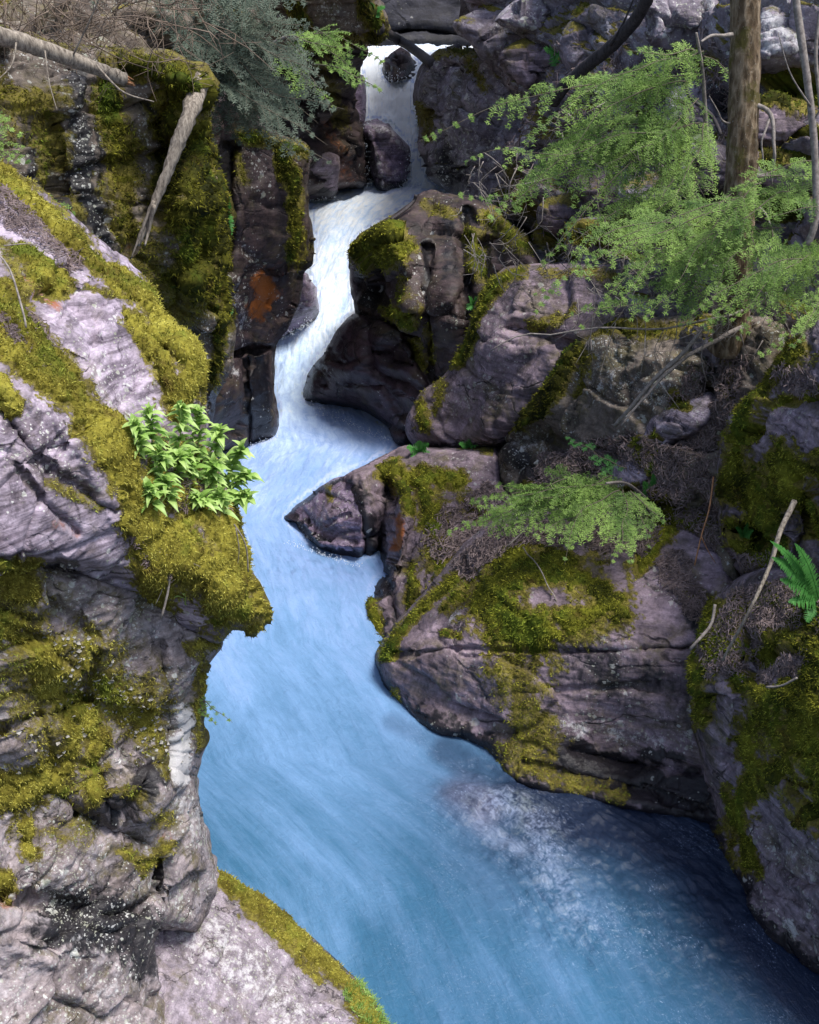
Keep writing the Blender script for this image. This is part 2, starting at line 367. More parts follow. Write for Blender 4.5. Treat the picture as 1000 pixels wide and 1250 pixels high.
    for i, (k, bk) in enumerate(((.0, .12), (.02, .35), (.06, .65), (.15, .9), (.4, 1.05))):
        qx, qy = px[rim]+(cx-px[rim])*k, py[rim]+(cy-py[rim])*k
        W = at(qx, qy, D[rim]+bk*back); W += (fbm(W*freq*1.3, 3)*amp*2)[:, None]*np.array([1, .3, 1])
        VV.append(W); cur = base+np.arange(nrm)
        for k_ in KK: KK[k_].append(K[k_][rim]*(.8**i))
        a_, b2 = m2[be[:, 0]], m2[be[:, 1]]
        quads.append(np.stack([prev[b2], prev[a_], cur[a_], cur[b2]], 1)); prev = cur; base += nrm
    VV.append(at(np.array([cx]), np.array([cy]), np.array([D.mean()+back*1.1])))
    for k_ in KK: KK[k_].append(np.zeros(1))
    faces3 = np.stack([prev[m2[be[:, 1]]], prev[m2[be[:, 0]]], np.full(len(be), base)], 1)
    K2 = {k: np.concatenate(v_) for k, v_ in KK.items()}
    o = mkmesh(name, np.concatenate(VV), [np.concatenate(quads), faces3], mat, None, K2)
    tag(o, label, cat, group, kind)
    # moss cushions with leaflets
    mk = K['moss'] + .25*fbm(Q*(.35/wp), 3)-.05
    mf = mk > .58; qm = q[mf[q].all(1)]
    if len(qm) > 40:
        us = np.unique(qm); r2 = np.full(len(V), -1); r2[us] = np.arange(len(us)); qq = r2[qm]
        Pm, Nm, mv = V[us], N[us], mk[us]
        pxs = pxm(D[us]); g1, g2, _, _ = worley(Pm*(1/(14*pxs.mean())))
        edge = np.bincount(qq.ravel(), minlength=len(us)); inn = np.where(edge >= 4, 1., -.15)
        hh = mossh*.6*smooth(.55, 1., mv)*(1.1-.5*g1)*inn + .006*inn
        Pm = Pm + Nm*hh[:, None]
        ni = int(len(us)*dens*1.25); pick = RNG.integers(0, len(us), ni)
        jt = RNG.uniform(-.5, .5, (ni, 2))*s*pxs[pick][:, None]; t_, b3 = onb(Nm[pick])
        bp = Pm[pick]+t_*jt[:, :1]+b3*jt[:, 1:]
        fr = np.where((mk > .28) & (mk <= .6) & (RNG.random(len(mk)) < (mk-.25)*2.2))[0]; fr = np.repeat(fr, 2)   # sparse fringe
        tf, bf = onb(N[fr]); jf = RNG.uniform(-.6, .6, (len(fr), 2))*s*pxm(D[fr])[:, None]; bp = np.r_[bp, V[fr]+tf*jf[:, :1]+bf*jf[:, 1:]]
        NB_ = np.r_[Nm[pick], N[fr]]; pb = np.r_[pxs[pick], pxm(D[fr])]; ni = len(bp)
        bV, bF = blades(bp, NB_, bl*.95*pb, 1.35*pb, .8, .45)
        var = np.r_[np.full(len(us), .1), np.repeat(RNG.random(ni), 3)]
        mo = mkmesh('moss', np.r_[Pm, bV], [qq, bF+len(us)], mossmat or M['mossd'], o, dict(var=var))
    if flakes:
        fm = strokes(px, py, flakes, nz); ids = np.where(fm*RNG.random(len(fm)) > .72)[0]
        if len(ids):
            n = len(ids); Pq = V[ids]; Nq = N[ids]+.8*RNG.normal(size=(n, 3)); Nq /= np.linalg.norm(Nq, axis=1)[:, None]; t_, b3 = onb(Nq); sz = (pxm(D[ids])*RNG.uniform(1.8, 4.5, n))[:, None]
            c0 = Pq+N[ids]*sz*.5
            A = c0-t_*sz; B = c0+b3*sz*.8+Nq*sz*.4; C2 = c0+t_*sz*.9; E = c0-b3*sz*.9+Nq*sz*.5
            lo_ = mkmesh('leafy_lichen', np.stack([A, B, C2, E, c0], 1).reshape(-1, 3), [(np.array([[0, 1, 4], [1, 2, 4], [2, 3, 4], [3, 0, 4]])[None]+5*np.arange(n)[:, None, None]).reshape(-1, 3)], M['lichen'], o, dict(var=np.repeat(RNG.random(n), 5)), smoothf=False); lo_['kind'] = 'stuff'
    G[o.name] = (V, N, px, py, sd); return o, f
WD = np.array([2, 5, 9, 12, 14, 15.6, 18, 19.5, 20, 21.3, 22.8, 23.8, 25, 26.3, 26.6, 26.9, 28, 28.8, 30.5, 33.5])
WZ = np.array([0, 0, .0, .06, .12, .2, .25, .52, .83, 1.47, 2.18, 2.42, 2.51, 2.62, 2.85, 3.25, 4.25, 4.8, 5.3, 5.5])
def wz(D):
    r = 0
    for k in (-.3, -.15, 0, .15, .3): r = r+np.interp(D+k, WD, WZ)
    return r/5
# ------------------------------------------------------------------ the rocks, near to far
rock('rock_slab', 'large purple grey slab with yellow moss bands in left foreground, leafy plant on its edge', 'rock',
     [(-170, 110), (0, 198), (60, 238), (130, 300), (178, 340), (198, 385), (235, 408), (252, 440), (249, 482), (256, 540), (280, 600), (300, 660), (308, 700), (326, 740), (318, 768), (285, 768), (262, 785), (215, 765), (190, 735), (120, 712), (60, 692), (-170, 690)],
     [(0, 200, 6.6), (130, 302, 6.4), (250, 440, 6.0), (100, 380, 5.6), (170, 470, 5.45), (0, 330, 5.5), (0, 460, 4.75), (60, 560, 4.6), (150, 560, 5.0), (0, 660, 4.3), (130, 660, 4.75), (250, 600, 5.5), (215, 690, 5.1), (260, 710, 5.2), (320, 745, 5.5), (200, 755, 5.15), (-150, 300, 5.3), (-150, 660, 4.0)],
     M['near'], s=2.2, R=30, T=.3, back=1.6, amp=.045, freq=1.1, facet=.035, ffreq=1.3, fine=.007, an=(.45, .8, 2.4), anr=(-.75, 0), jit=3,
     crease=[([(0, 500), (30, 545), (70, 580), (110, 600)], 6, .06), ([(20, 570), (60, 620), (95, 650)], 5, .05), ([(125, 375), (190, 420), (220, 440)], 5, .05), ([(0, 470), (60, 500), (110, 560), (150, 640)], 14, -.06),
             ([(75, 330), (120, 420), (165, 500)], 9, .05), ([(40, 300), (90, 350), (140, 400)], 4, .03), ([(100, 600), (140, 625)], 4, .04), ([(0, 685), (120, 700), (190, 715)], 6, .08), ([(85, 430), (105, 440)], 4, .04)],
     blobs=[(75, 715, 28, 34, 0, -.12), (290, 735, 30, 26, 30, -.1), (220, 410, 30, 40, 40, -.12), (165, 345, 22, 18, 40, -.08), (225, 455, 26, 40, 0, -.1), (40, 325, 40, 18, 45, -.06), (250, 690, 45, 45, 0, -.08), (60, 430, 30, 90, -35, -.05)],
     moss=[([(0, 215), (50, 255), (105, 310), (150, 350), (175, 375)], 20, 1.), ([(-150, 150), (-60, 190), (0, 215)], 28, 1.), ([(175, 360), (200, 400), (230, 425), (238, 470), (215, 480)], 26, 1.), ([(160, 395), (195, 440), (215, 500)], 17, 1.),
           ([(0, 360), (35, 400), (70, 450), (105, 500), (140, 545), (160, 590), (165, 640)], 23, 1.), ([(0, 420), (40, 440), (80, 480)], 26, .9), ([(0, 470), (14, 492)], 20, 1.), ([(170, 620), (190, 680), (190, 740)], 30, 1.), ([(215, 660), (260, 700), (300, 745)], 48, 1.), ([(250, 640), (290, 680)], 28, .9), ([(180, 600), (230, 610), (280, 630)], 36, .85), ([(200, 540), (260, 570)], 24, .6),
           ([(25, 310), (55, 340), (75, 345)], 17, .95), ([(55, 270), (80, 300)], 10, .8), ([(0, 290), (20, 340), (60, 400), (110, 470)], 10, .6), ([(150, 560), (165, 620), (180, 660)], 22, .9), ([(95, 480), (130, 560)], 22, .8), ([(0, 400), (20, 380)], 20, .8), ([(110, 350), (140, 365)], 8, .7), ([(10, 300), (40, 325)], 14, .6), ([(60, 590), (120, 620)], 9, .55), ([(0, 690), (40, 690)], 14, .8), ([(100, 520), (150, 600)], 16, .7)],
     lich=[([(30, 250), (80, 330)], 25, .5), ([(100, 420), (150, 480)], 50, .5), ([(0, 560), (100, 560)], 60, .2)], rust=[([(20, 345), (55, 350), (75, 370)], 9, .7), ([(70, 640), (90, 650)], 12, .5)],
     dark=[([(60, 690), (95, 690)], 5, .7)], mossmat=M['moss'], mossh=.05, dens=2.2, bl=4.2, seed=1, flakes=[([(85, 700), (70, 725), (95, 730)], 20, .9), ([(10, 290), (50, 300)], 12, .4)])
rock('lower_cliff', 'pale lichen crusted cliff with moss tufts in lower left foreground, below the purple slab', 'rock',
     [(-170, 680), (40, 684), (120, 700), (190, 720), (262, 768), (270, 790), (250, 828), (247, 900), (238, 950), (250, 1010), (262, 1048), (266, 1085), (240, 1138), (192, 1150), (190, 1330), (-170, 1330)],
     [(0, 700, 4.5), (120, 710, 4.85), (200, 735, 5.2), (262, 785, 5.5), (-150, 700, 4.2), (0, 850, 4.45), (120, 850, 4.95), (200, 850, 5.2), (245, 870, 5.5), (0, 1000, 4.4), (100, 1000, 4.75), (200, 980, 5.05), (245, 980, 5.35), (180, 1060, 4.9), (260, 1060, 5.2), (0, 1130, 4.05), (120, 1130, 4.4), (240, 1130, 5.05), (0, 1300, 3.7), (185, 1300, 4.2), (-150, 1300, 3.5)],
     M['cliff'], s=2.2, R=26, T=.3, back=1.5, amp=.07, freq=1.8, facet=.06, ffreq=2.2, fine=.014, an=(.9, .9, 1.3), jit=5,
     crease=[([(192, 1040), (193, 1150)], 4, .12), ([(0, 890), (60, 870), (110, 855)], 5, .08), ([(120, 955), (190, 935), (230, 950)], 6, .07), ([(0, 1095), (60, 1100), (130, 1120), (190, 1100)], 8, .1), ([(60, 740), (120, 780), (100, 850)], 8, .08), ([(195, 790), (205, 870), (200, 960)], 6, .06), ([(0, 745), (70, 760)], 5, .07), ([(60, 960), (110, 1000), (180, 1030)], 8, .09)],
     blobs=[(30, 900, 45, 30, -20, -.1), (100, 800, 40, 30, 0, -.08), (150, 970, 60, 25, -20, -.14), (90, 1050, 55, 35, 0, -.08), (30, 1140, 70, 30, 20, -.08), (220, 820, 30, 50, 0, -.06)],
     moss=[([(0, 700), (30, 720)], 24, .9), ([(0, 765), (40, 790), (60, 830)], 34, .8), ([(0, 960), (40, 960), (60, 940)], 34, .95), ([(30, 1010), (35, 1040)], 14, .9), ([(100, 860), (115, 900), (112, 960)], 26, .95), ([(130, 840), (180, 880)], 30, .75), ([(90, 890), (70, 960)], 22, .8), ([(105, 790), (90, 830)], 16, .7), ([(0, 850), (60, 840), (100, 820)], 16, .6), ([(245, 800), (240, 860), (240, 910)], 12, .75),
           ([(150, 1040), (170, 1060), (200, 1030)], 14, .7), ([(0, 1075), (5, 1085)], 15, .8), ([(190, 900), (195, 950)], 10, .6), ([(0, 700), (60, 900), (100, 800), (160, 860)], 60, .56), ([(20, 1010), (90, 1020)], 30, .45), ([(150, 960), (200, 1000)], 16, .55), ([(230, 790), (262, 785)], 10, .7)],
     dark=[([(105, 985), (160, 972), (185, 945)], 24, 1.), ([(80, 1130), (150, 1130), (180, 1160)], 46, .85), ([(195, 1050), (193, 1085)], 4, .9), ([(100, 760), (120, 800)], 14, .5), ([(0, 1120), (60, 1150)], 22, .4), ([(70, 1190), (120, 1230)], 30, .4)],
     lich=[([(222, 870), (220, 900), (212, 945)], 13, 1.6), ([(60, 1050), (70, 1100)], 30, .65), ([(110, 1150), (130, 1220)], 50, .68), ([(215, 960), (240, 1010)], 24, .9), ([(10, 1200), (10, 1240)], 30, .6), ([(110, 730), (160, 760)], 40, .5)], rust=[([(5, 1080), (10, 1100)], 12, .7), ([(195, 990), (200, 1020)], 12, .4)],
     mossmat=M['moss'], mossh=.04, dens=2.0, bl=4.5, seed=2, flakes=[([(90, 780), (95, 840), (105, 880)], 34, .85), ([(130, 830), (190, 880), (190, 930)], 34, .85), ([(30, 900), (60, 920)], 40, .8), ([(60, 770), (90, 800)], 22, .8), ([(0, 940), (70, 1000)], 36, .75), ([(120, 900), (160, 940)], 26, .7)])
rock('stone_ramp', 'grey sloping stone ramp edged with moss at the bottom, right at the blue pool', 'rock',
     [(255, 1062), (300, 1082), (340, 1110), (385, 1150), (430, 1190), (468, 1235), (500, 1330), (150, 1330), (150, 1180), (185, 1120), (225, 1095)],
     [(262, 1066, 5.85), (300, 1082, 5.8), (200, 1150, 5.05), (200, 1250, 4.55), (300, 1180, 5.15), (330, 1250, 4.9), (385, 1150, 5.6), (430, 1190, 5.4), (468, 1240, 5.15), (500, 1330, 4.6), (170, 1330, 4.1)],
     M['slab'], s=2.2, R=14, T=.2, back=1.2, amp=.03, freq=1.5, facet=.03, ffreq=1.6, fine=.008,
     crease=[([(230, 1160), (330, 1240)], 6, .02), ([(270, 1110), (350, 1190), (390, 1250)], 5, .02)],
     moss=[([(268, 1070), (300, 1090), (340, 1122), (385, 1165), (425, 1205), (455, 1245)], 16, 1.), ([(300, 1110), (350, 1150), (390, 1200)], 13, .7), ([(430, 1230), (460, 1260), (480, 1320)], 20, 1.)],
     dark=[([(270, 1078), (330, 1120)], 7, .4), ([(395, 1240), (420, 1220)], 8, .5)], lich=[([(240, 1130), (320, 1200), (360, 1250)], 40, .85)], mossmat=M['moss'], mossh=.035, dens=2.2, bl=4.5, seed=3)
rock('moss_wall', 'tall stone wall with black streaks and a hanging moss curtain, upper left', 'rock',
     [(-180, -20), (-40, 20), (60, 50), (150, 58), (200, 62), (240, 85), (258, 112), (254, 140), (262, 190), (276, 240), (278, 300), (276, 340), (284, 400), (282, 450), (264, 490), (262, 560), (262, 640), (230, 800), (-180, 800)],
     [(0, 60, 9.6), (0, 250, 8.9), (-150, 300, 8.2), (150, 70, 10.4), (110, 150, 9.9), (110, 350, 9.5), (190, 180, 10.5), (225, 130, 10.2), (235, 230, 10.3), (230, 330, 10.3), (270, 200, 11.2), (270, 300, 11.0), (275, 450, 11.2), (200, 450, 10.4), (0, 600, 8.6), (240, 620, 11), (230, 780, 10.6), (0, 780, 8.4)],
     M['wall'], s=2.4, R=26, T=.9, back=2.5, amp=.12, freq=1., facet=.12, ffreq=1.1, fine=.02, jit=5,
     crease=[([(190, 150), (205, 200), (190, 260)], 12, .3), ([(60, 100), (75, 200), (90, 300)], 6, .1), ([(150, 180), (160, 300)], 8, .1), ([(215, 120), (205, 140)], 14, .35), ([(262, 380), (250, 470)], 6, .15)],
     blobs=[(225, 95, 45, 26, 20, -.45), (240, 260, 34, 90, 0, -.3), (180, 70, 40, 16, 0, -.2), (110, 400, 60, 60, 0, -.1)],
     moss=[([(150, 70), (200, 85), (240, 110)], 26, 1.), ([(225, 175), (235, 240), (245, 310), (240, 340)], 34, 1.), ([(262, 130), (268, 220), (272, 330), (275, 400)], 14, 1.), ([(205, 230), (215, 270)], 26, .8), ([(130, 80), (140, 150)], 18, .85), ([(185, 310), (200, 350)], 22, .6), ([(262, 350), (270, 420), (262, 470)], 12, .9), ([(100, 60), (150, 60)], 12, .7),
           ([(70, 160), (80, 190)], 14, .6), ([(125, 220), (150, 300)], 20, .5), ([(0, 90), (20, 160)], 24, .5), ([(140, 130), (170, 220)], 20, .55), ([(85, 240), (90, 260)], 14, .6), ([(0, 30), (80, 60)], 20, .6), ([(0, 110), (60, 130), (70, 200)], 26, .65), ([(130, 120), (150, 200), (150, 280)], 24, .7), ([(215, 150), (240, 180), (250, 260), (250, 340)], 40, .9), ([(180, 320), (230, 380)], 26, .6), ([(195, 390), (230, 420)], 18, .5)],
     dark=[([(88, 95), (95, 170), (108, 250), (122, 300)], 17, .95), ([(118, 110), (122, 200), (125, 290)], 9, .8), ([(40, 170), (50, 220), (75, 240)], 12, .75), ([(200, 120), (190, 150)], 14, .9), ([(180, 340), (230, 420)], 24, .4), ([(250, 130), (262, 200)], 6, .8), ([(235, 440), (262, 500), (250, 560)], 22, .8)],
     lich=[([(80, 100), (120, 300)], 24, .5), ([(205, 350), (240, 420)], 30, .7), ([(180, 370), (200, 460)], 30, .5)], rust=[([(150, 240), (160, 300)], 22, .35), ([(215, 380), (230, 440)], 10, .35)],
     mossmat=M['mossd'], mossh=.08, dens=2., bl=5., seed=4)
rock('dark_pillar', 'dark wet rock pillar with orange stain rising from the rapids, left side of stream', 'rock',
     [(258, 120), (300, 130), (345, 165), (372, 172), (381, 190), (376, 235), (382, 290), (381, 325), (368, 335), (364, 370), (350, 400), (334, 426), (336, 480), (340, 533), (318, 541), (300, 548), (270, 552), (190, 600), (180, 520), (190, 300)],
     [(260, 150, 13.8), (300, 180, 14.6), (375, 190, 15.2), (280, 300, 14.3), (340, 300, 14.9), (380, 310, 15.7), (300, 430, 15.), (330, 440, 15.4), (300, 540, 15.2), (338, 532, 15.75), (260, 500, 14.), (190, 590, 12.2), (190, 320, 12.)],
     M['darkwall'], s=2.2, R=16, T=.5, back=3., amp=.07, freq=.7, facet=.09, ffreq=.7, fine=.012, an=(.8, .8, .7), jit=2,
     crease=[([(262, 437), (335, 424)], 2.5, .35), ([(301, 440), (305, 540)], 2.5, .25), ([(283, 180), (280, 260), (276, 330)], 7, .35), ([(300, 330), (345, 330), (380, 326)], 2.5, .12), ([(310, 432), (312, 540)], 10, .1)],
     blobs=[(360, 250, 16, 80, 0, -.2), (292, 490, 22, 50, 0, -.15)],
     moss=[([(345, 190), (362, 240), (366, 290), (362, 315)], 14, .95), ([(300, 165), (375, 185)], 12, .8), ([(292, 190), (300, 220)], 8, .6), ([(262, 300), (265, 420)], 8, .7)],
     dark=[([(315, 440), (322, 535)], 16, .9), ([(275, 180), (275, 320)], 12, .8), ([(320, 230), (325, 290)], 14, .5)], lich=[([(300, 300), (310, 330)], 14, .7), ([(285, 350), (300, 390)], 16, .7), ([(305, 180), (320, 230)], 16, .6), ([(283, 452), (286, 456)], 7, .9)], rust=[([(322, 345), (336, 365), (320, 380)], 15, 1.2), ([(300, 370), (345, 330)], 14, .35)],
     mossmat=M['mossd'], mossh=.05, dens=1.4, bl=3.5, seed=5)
rock('wet_ledge', 'low purple wet rock licked by the cascade just behind the dark pillar', 'rock',
     [(350, 330), (372, 332), (384, 350), (388, 380), (374, 400), (352, 412), (330, 420), (320, 380)], [(350, 340, 18.8), (385, 370, 19.6), (350, 410, 19.6), (330, 390, 18.8)],
     M['wetpurple'], s=2.2, R=14, T=.4, back=1.5, amp=.08, facet=.08, ffreq=1., seed=6)
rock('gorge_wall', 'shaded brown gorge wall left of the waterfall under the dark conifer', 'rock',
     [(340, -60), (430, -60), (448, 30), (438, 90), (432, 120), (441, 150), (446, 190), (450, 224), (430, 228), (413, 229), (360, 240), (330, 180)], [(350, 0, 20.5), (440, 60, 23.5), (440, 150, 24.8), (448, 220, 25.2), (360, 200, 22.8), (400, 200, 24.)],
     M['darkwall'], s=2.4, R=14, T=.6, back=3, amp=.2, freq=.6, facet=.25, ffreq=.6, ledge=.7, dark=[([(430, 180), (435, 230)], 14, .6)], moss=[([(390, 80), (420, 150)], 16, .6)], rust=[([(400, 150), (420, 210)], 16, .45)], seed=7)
rock('shore_block', 'square grey brown rock block at the upper pool edge, left', 'rock',
     [(368, 180), (400, 186), (413, 195), (412, 225), (409, 241), (384, 245), (366, 240)], [(370, 190, 23.2), (410, 200, 23.6), (375, 240, 23.9), (408, 240, 24.2)],
     M['boulder'], s=2., R=9, T=.35, back=1.4, amp=.08, freq=1, facet=.16, ffreq=.9, ledge=.4, dark=[([(372, 235), (410, 238)], 7, .8)], seed=8)
rock('overhang_rock', 'mossy overhanging rock top left of the waterfall with bright green tuft', 'rock',
     [(350, -90), (440, -80), (458, -5), (471, 14), (475, 34), (468, 52), (440, 56), (405, 52), (350, 60), (320, 0)], [(350, 0, 18.2), (440, 0, 18.6), (470, 35, 19.4), (400, 45, 19.2)],
     M['wall'], s=2.2, R=14, T=.5, back=3, amp=.15, freq=1., facet=.15, moss=[([(445, 5), (465, 35), (455, 48)], 16, 1.), ([(360, 0), (380, 50)], 14, .8), ([(400, 48), (450, 52)], 8, .8)], dark=[([(400, 10), (430, 40)], 16, .4)], lich=[([(400, 0), (430, 30)], 20, .7)], mossmat=M['mossd'], mossh=.1, seed=9)
rock('fall_boulder', 'dark shiny triangular boulder standing in the foot of the waterfall', 'boulder',
     [(440, 152), (456, 148), (472, 151), (488, 166), (502, 186), (500, 200), (494, 228), (470, 236), (458, 232), (450, 205), (442, 178)], [(445, 160, 25.9), (470, 160, 25.5), (500, 185, 25.8), (460, 225, 25.4), (490, 225, 25.6)],
     M['wetpurple'], s=1.8, R=12, T=.5, back=1., amp=.1, freq=1.2, facet=.14, crease=[([(446, 155), (462, 190), (470, 230)], 5, -.3)], lich=[([(446, 153), (478, 160), (498, 185)], 6, .9), ([(462, 200), (468, 225)], 6, .8)], dark=[([(444, 170), (450, 225)], 9, .9), ([(455, 185), (465, 225)], 9, .6)], seed=10)  # pale strokes put the wet shine's highlights into the colour
rock('splash_slab', 'thin leaning wet rock slab with white splash left of the fall boulder', 'rock',
     [(428, 96), (444, 92), (447, 120), (444, 152), (434, 156), (426, 130)], [(430, 100, 26.3), (444, 100, 26.8), (435, 150, 26.)], M['wetpurple'], s=1.8, R=6, T=.3, back=.8, amp=.05, facet=.08, seed=11)
rock('crest_boulder', 'wet grey boulder parting the water at the crest of the waterfall', 'boulder',
     [(466, 100), (471, 78), (478, 64), (490, 61), (503, 70), (510, 86), (512, 102), (498, 97), (480, 99)], [(470, 90, 29.), (490, 70, 28.9), (508, 90, 29.1), (490, 99, 28.2)], M['wet'], s=1.8, R=5, T=.2, back=1., amp=.1, facet=.25, ffreq=1.1, seed=12)
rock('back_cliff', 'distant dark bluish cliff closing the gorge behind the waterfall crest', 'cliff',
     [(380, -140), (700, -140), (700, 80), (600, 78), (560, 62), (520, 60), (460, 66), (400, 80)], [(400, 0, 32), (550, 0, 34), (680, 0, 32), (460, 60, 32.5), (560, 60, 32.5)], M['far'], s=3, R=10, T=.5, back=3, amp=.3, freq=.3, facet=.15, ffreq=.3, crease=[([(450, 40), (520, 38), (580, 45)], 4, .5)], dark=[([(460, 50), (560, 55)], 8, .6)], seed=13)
rock('grey_crag', 'tall grey mottled crag right beside the waterfall', 'rock',
     [(506, 100), (514, 80), (532, 64), (556, 56), (585, 62), (620, 70), (700, 100), (700, 260), (600, 260), (560, 240), (532, 222), (520, 208), (510, 180), (512, 150), (505, 128)],
     [(508, 110, 24.2), (550, 62, 23.2), (600, 80, 21.5), (560, 150, 21.6), (510, 180, 24), (540, 220, 22.4), (600, 220, 20.5), (680, 120, 19.5), (690, 240, 18.5)],
     M['upper'], s=2.2, R=18, T=.8, back=3, amp=.22, freq=.8, facet=.22, ffreq=.7, fine=.05, moss=[([(530, 66), (580, 62)], 8, .7), ([(575, 75), (600, 110)], 12, .6), ([(512, 130), (520, 170)], 8, .6), ([(620, 90), (660, 110)], 14, .6)], dark=[([(515, 200), (545, 225)], 14, .9), ([(545, 190), (560, 230)], 16, .7), ([(540, 100), (560, 150)], 16, .35)], lich=[([(530, 100), (570, 180)], 30, .5)], automoss=.5, seed=14)
rock('hillside_rock', 'broken lichen spotted rock slope filling the upper right, behind the hemlock boughs', 'cliff',
     [(560, -90), (700, -110), (1200, -110), (1200, 480), (1000, 470), (870, 460), (700, 420), (610, 330), (590, 260), (640, 150), (580, 40)],
     [(560, -50, 22.5), (600, 30, 21), (640, 200, 18.2), (620, 300, 17.), (700, 100, 17), (700, 300, 14.2), (700, 400, 13.3), (850, -50, 15.5), (850, 100, 13.8), (850, 300, 11.8), (850, 430, 11), (1000, 50, 12.5), (1000, 300, 10.8), (1000, 450, 9.8), (1180, 200, 10.5)],
     M['upper'], s=2.6, R=20, T=.8, back=3, amp=.3, freq=.7, facet=.42, ffreq=.75, fine=.05, jit=6, automoss=1.1, dark=[([(610, 250), (640, 330)], 20, .8), ([(860, 60), (885, 140), (880, 200)], 14, .7), ([(820, 350), (880, 430)], 20, .4)], moss=[([(955, 100), (1000, 110)], 20, .8), ([(960, 180), (1010, 185)], 14, .9), ([(700, 230), (740, 300)], 18, .7), ([(620, 200), (680, 290)], 24, .6), ([(690, 290), (780, 285)], 14, .7), ([(840, 60), (880, 90)], 16, .7)],
     rust=[([(790, 0), (785, 30)], 10, .6)], mossmat=M['mossd'], mossh=.08, seed=15)
def pebble(cx, cy, rx, ry, D, label, ang=0, mat=None, seed=0, n=9, **kw):
    rg = np.random.default_rng(seed+100); pts = []
    for i in range(n):
        a = 2*PI*i/n + rg.uniform(-.2, .2); r = rg.uniform(.74, 1.24); u, v = rx*r*math.cos(a), ry*r*math.sin(a); ca, sa = math.cos(math.radians(ang)), math.sin(math.radians(ang))
        pts.append((cx+u*ca-v*sa, cy+u*sa+v*ca))
    wd = float(pxm(D))*min(rx, ry)
    ctrl = [(cx, cy-ry*.6, D+wd*.5), (cx, cy+ry*.2, D-wd*.25), (cx+rx*.7, cy, D), (cx-rx*.7, cy, D), (cx, cy+ry*.9, D)]
    k = dict(s=2.2, R=min(rx, ry)*.5, T=wd*.55, back=wd*2.2, amp=wd*.08, freq=.8/wd, facet=wd*.42, ffreq=.65/wd, seed=seed, group='boulders on the upper right slope')
    k.update(kw)
    return rock('boulder', label, 'boulder', pts, ctrl, mat or M['upper'], **k)
pebble(655, 78, 46, 36, 18.6, 'pinkish boulder with a smooth face below the dark fallen log', -10, M['boulder'], 21, moss=[([(620, 55), (650, 50)], 10, .7)])
pebble(600, 40, 40, 34, 20.2, 'dark grey boulder on top of the tall crag by the waterfall', 20, None, 22, automoss=.7)
pebble(645, 18, 36, 26, 18.9, 'pale flecked boulder at the top edge left of the dark fallen log', 0, None, 23, lich=[([(645, 18)], 40, .6)])
pebble(718, 45, 34, 44, 17.2, 'pale ridged boulder behind the dark fallen log', 30, None, 24, automoss=.6)
pebble(840, 20, 62, 40, 13.9, 'white lichened boulder at the top edge left of the conifer trunk', 5, None, 25, lich=[([(800, 20), (880, 20)], 40, .7)])
pebble(965, 48, 60, 46, 12.1, 'large boulder with white lichen right of the conifer trunk at top', 10, None, 26, lich=[([(940, 40), (980, 50)], 30, .9)], automoss=.5)
pebble(845, 140, 44, 42, 13., 'mossy grey boulder in the hollow left of the conifer trunk', -10, None, 27, automoss=.8)
pebble(965, 150, 58, 36, 11.6, 'purple boulder under moss right of the conifer trunk', 0, M['boulder'], 28, moss=[([(930, 120), (1010, 118)], 16, .9)])
pebble(960, 205, 56, 26, 11.2, 'low moss capped rock by the pale dead branch', 0, M['boulder'], 29, moss=[([(940, 185), (1010, 186)], 14, 1.)])
pebble(750, 235, 54, 38, 14., 'purple rock seen through the fine drooping boughs', 0, M['boulder'], 30, automoss=.6)
pebble(700, 260, 40, 30, 14.3, 'small shadowed rock under the drooping boughs', 0, M['boulder'], 31, automoss=.8)
pebble(820, 240, 60, 34, 12.7, 'flat topped grey rock left of the trunk foot', -15, None, 32, automoss=.5)
pebble(735, 290, 46, 26, 13.6, 'moss covered rock above the long purple boulder', 0, None, 33, moss=[([(700, 285), (770, 290)], 18, .9)])
pebble(870, 195, 40, 36, 12.1, 'grey rock leaning behind the conifer trunk', 20, None, 34, automoss=.5)
pebble(1040, 260, 60, 60, 10.6, 'boulder at the right edge behind the green boughs', 20, None, 35, automoss=.5)
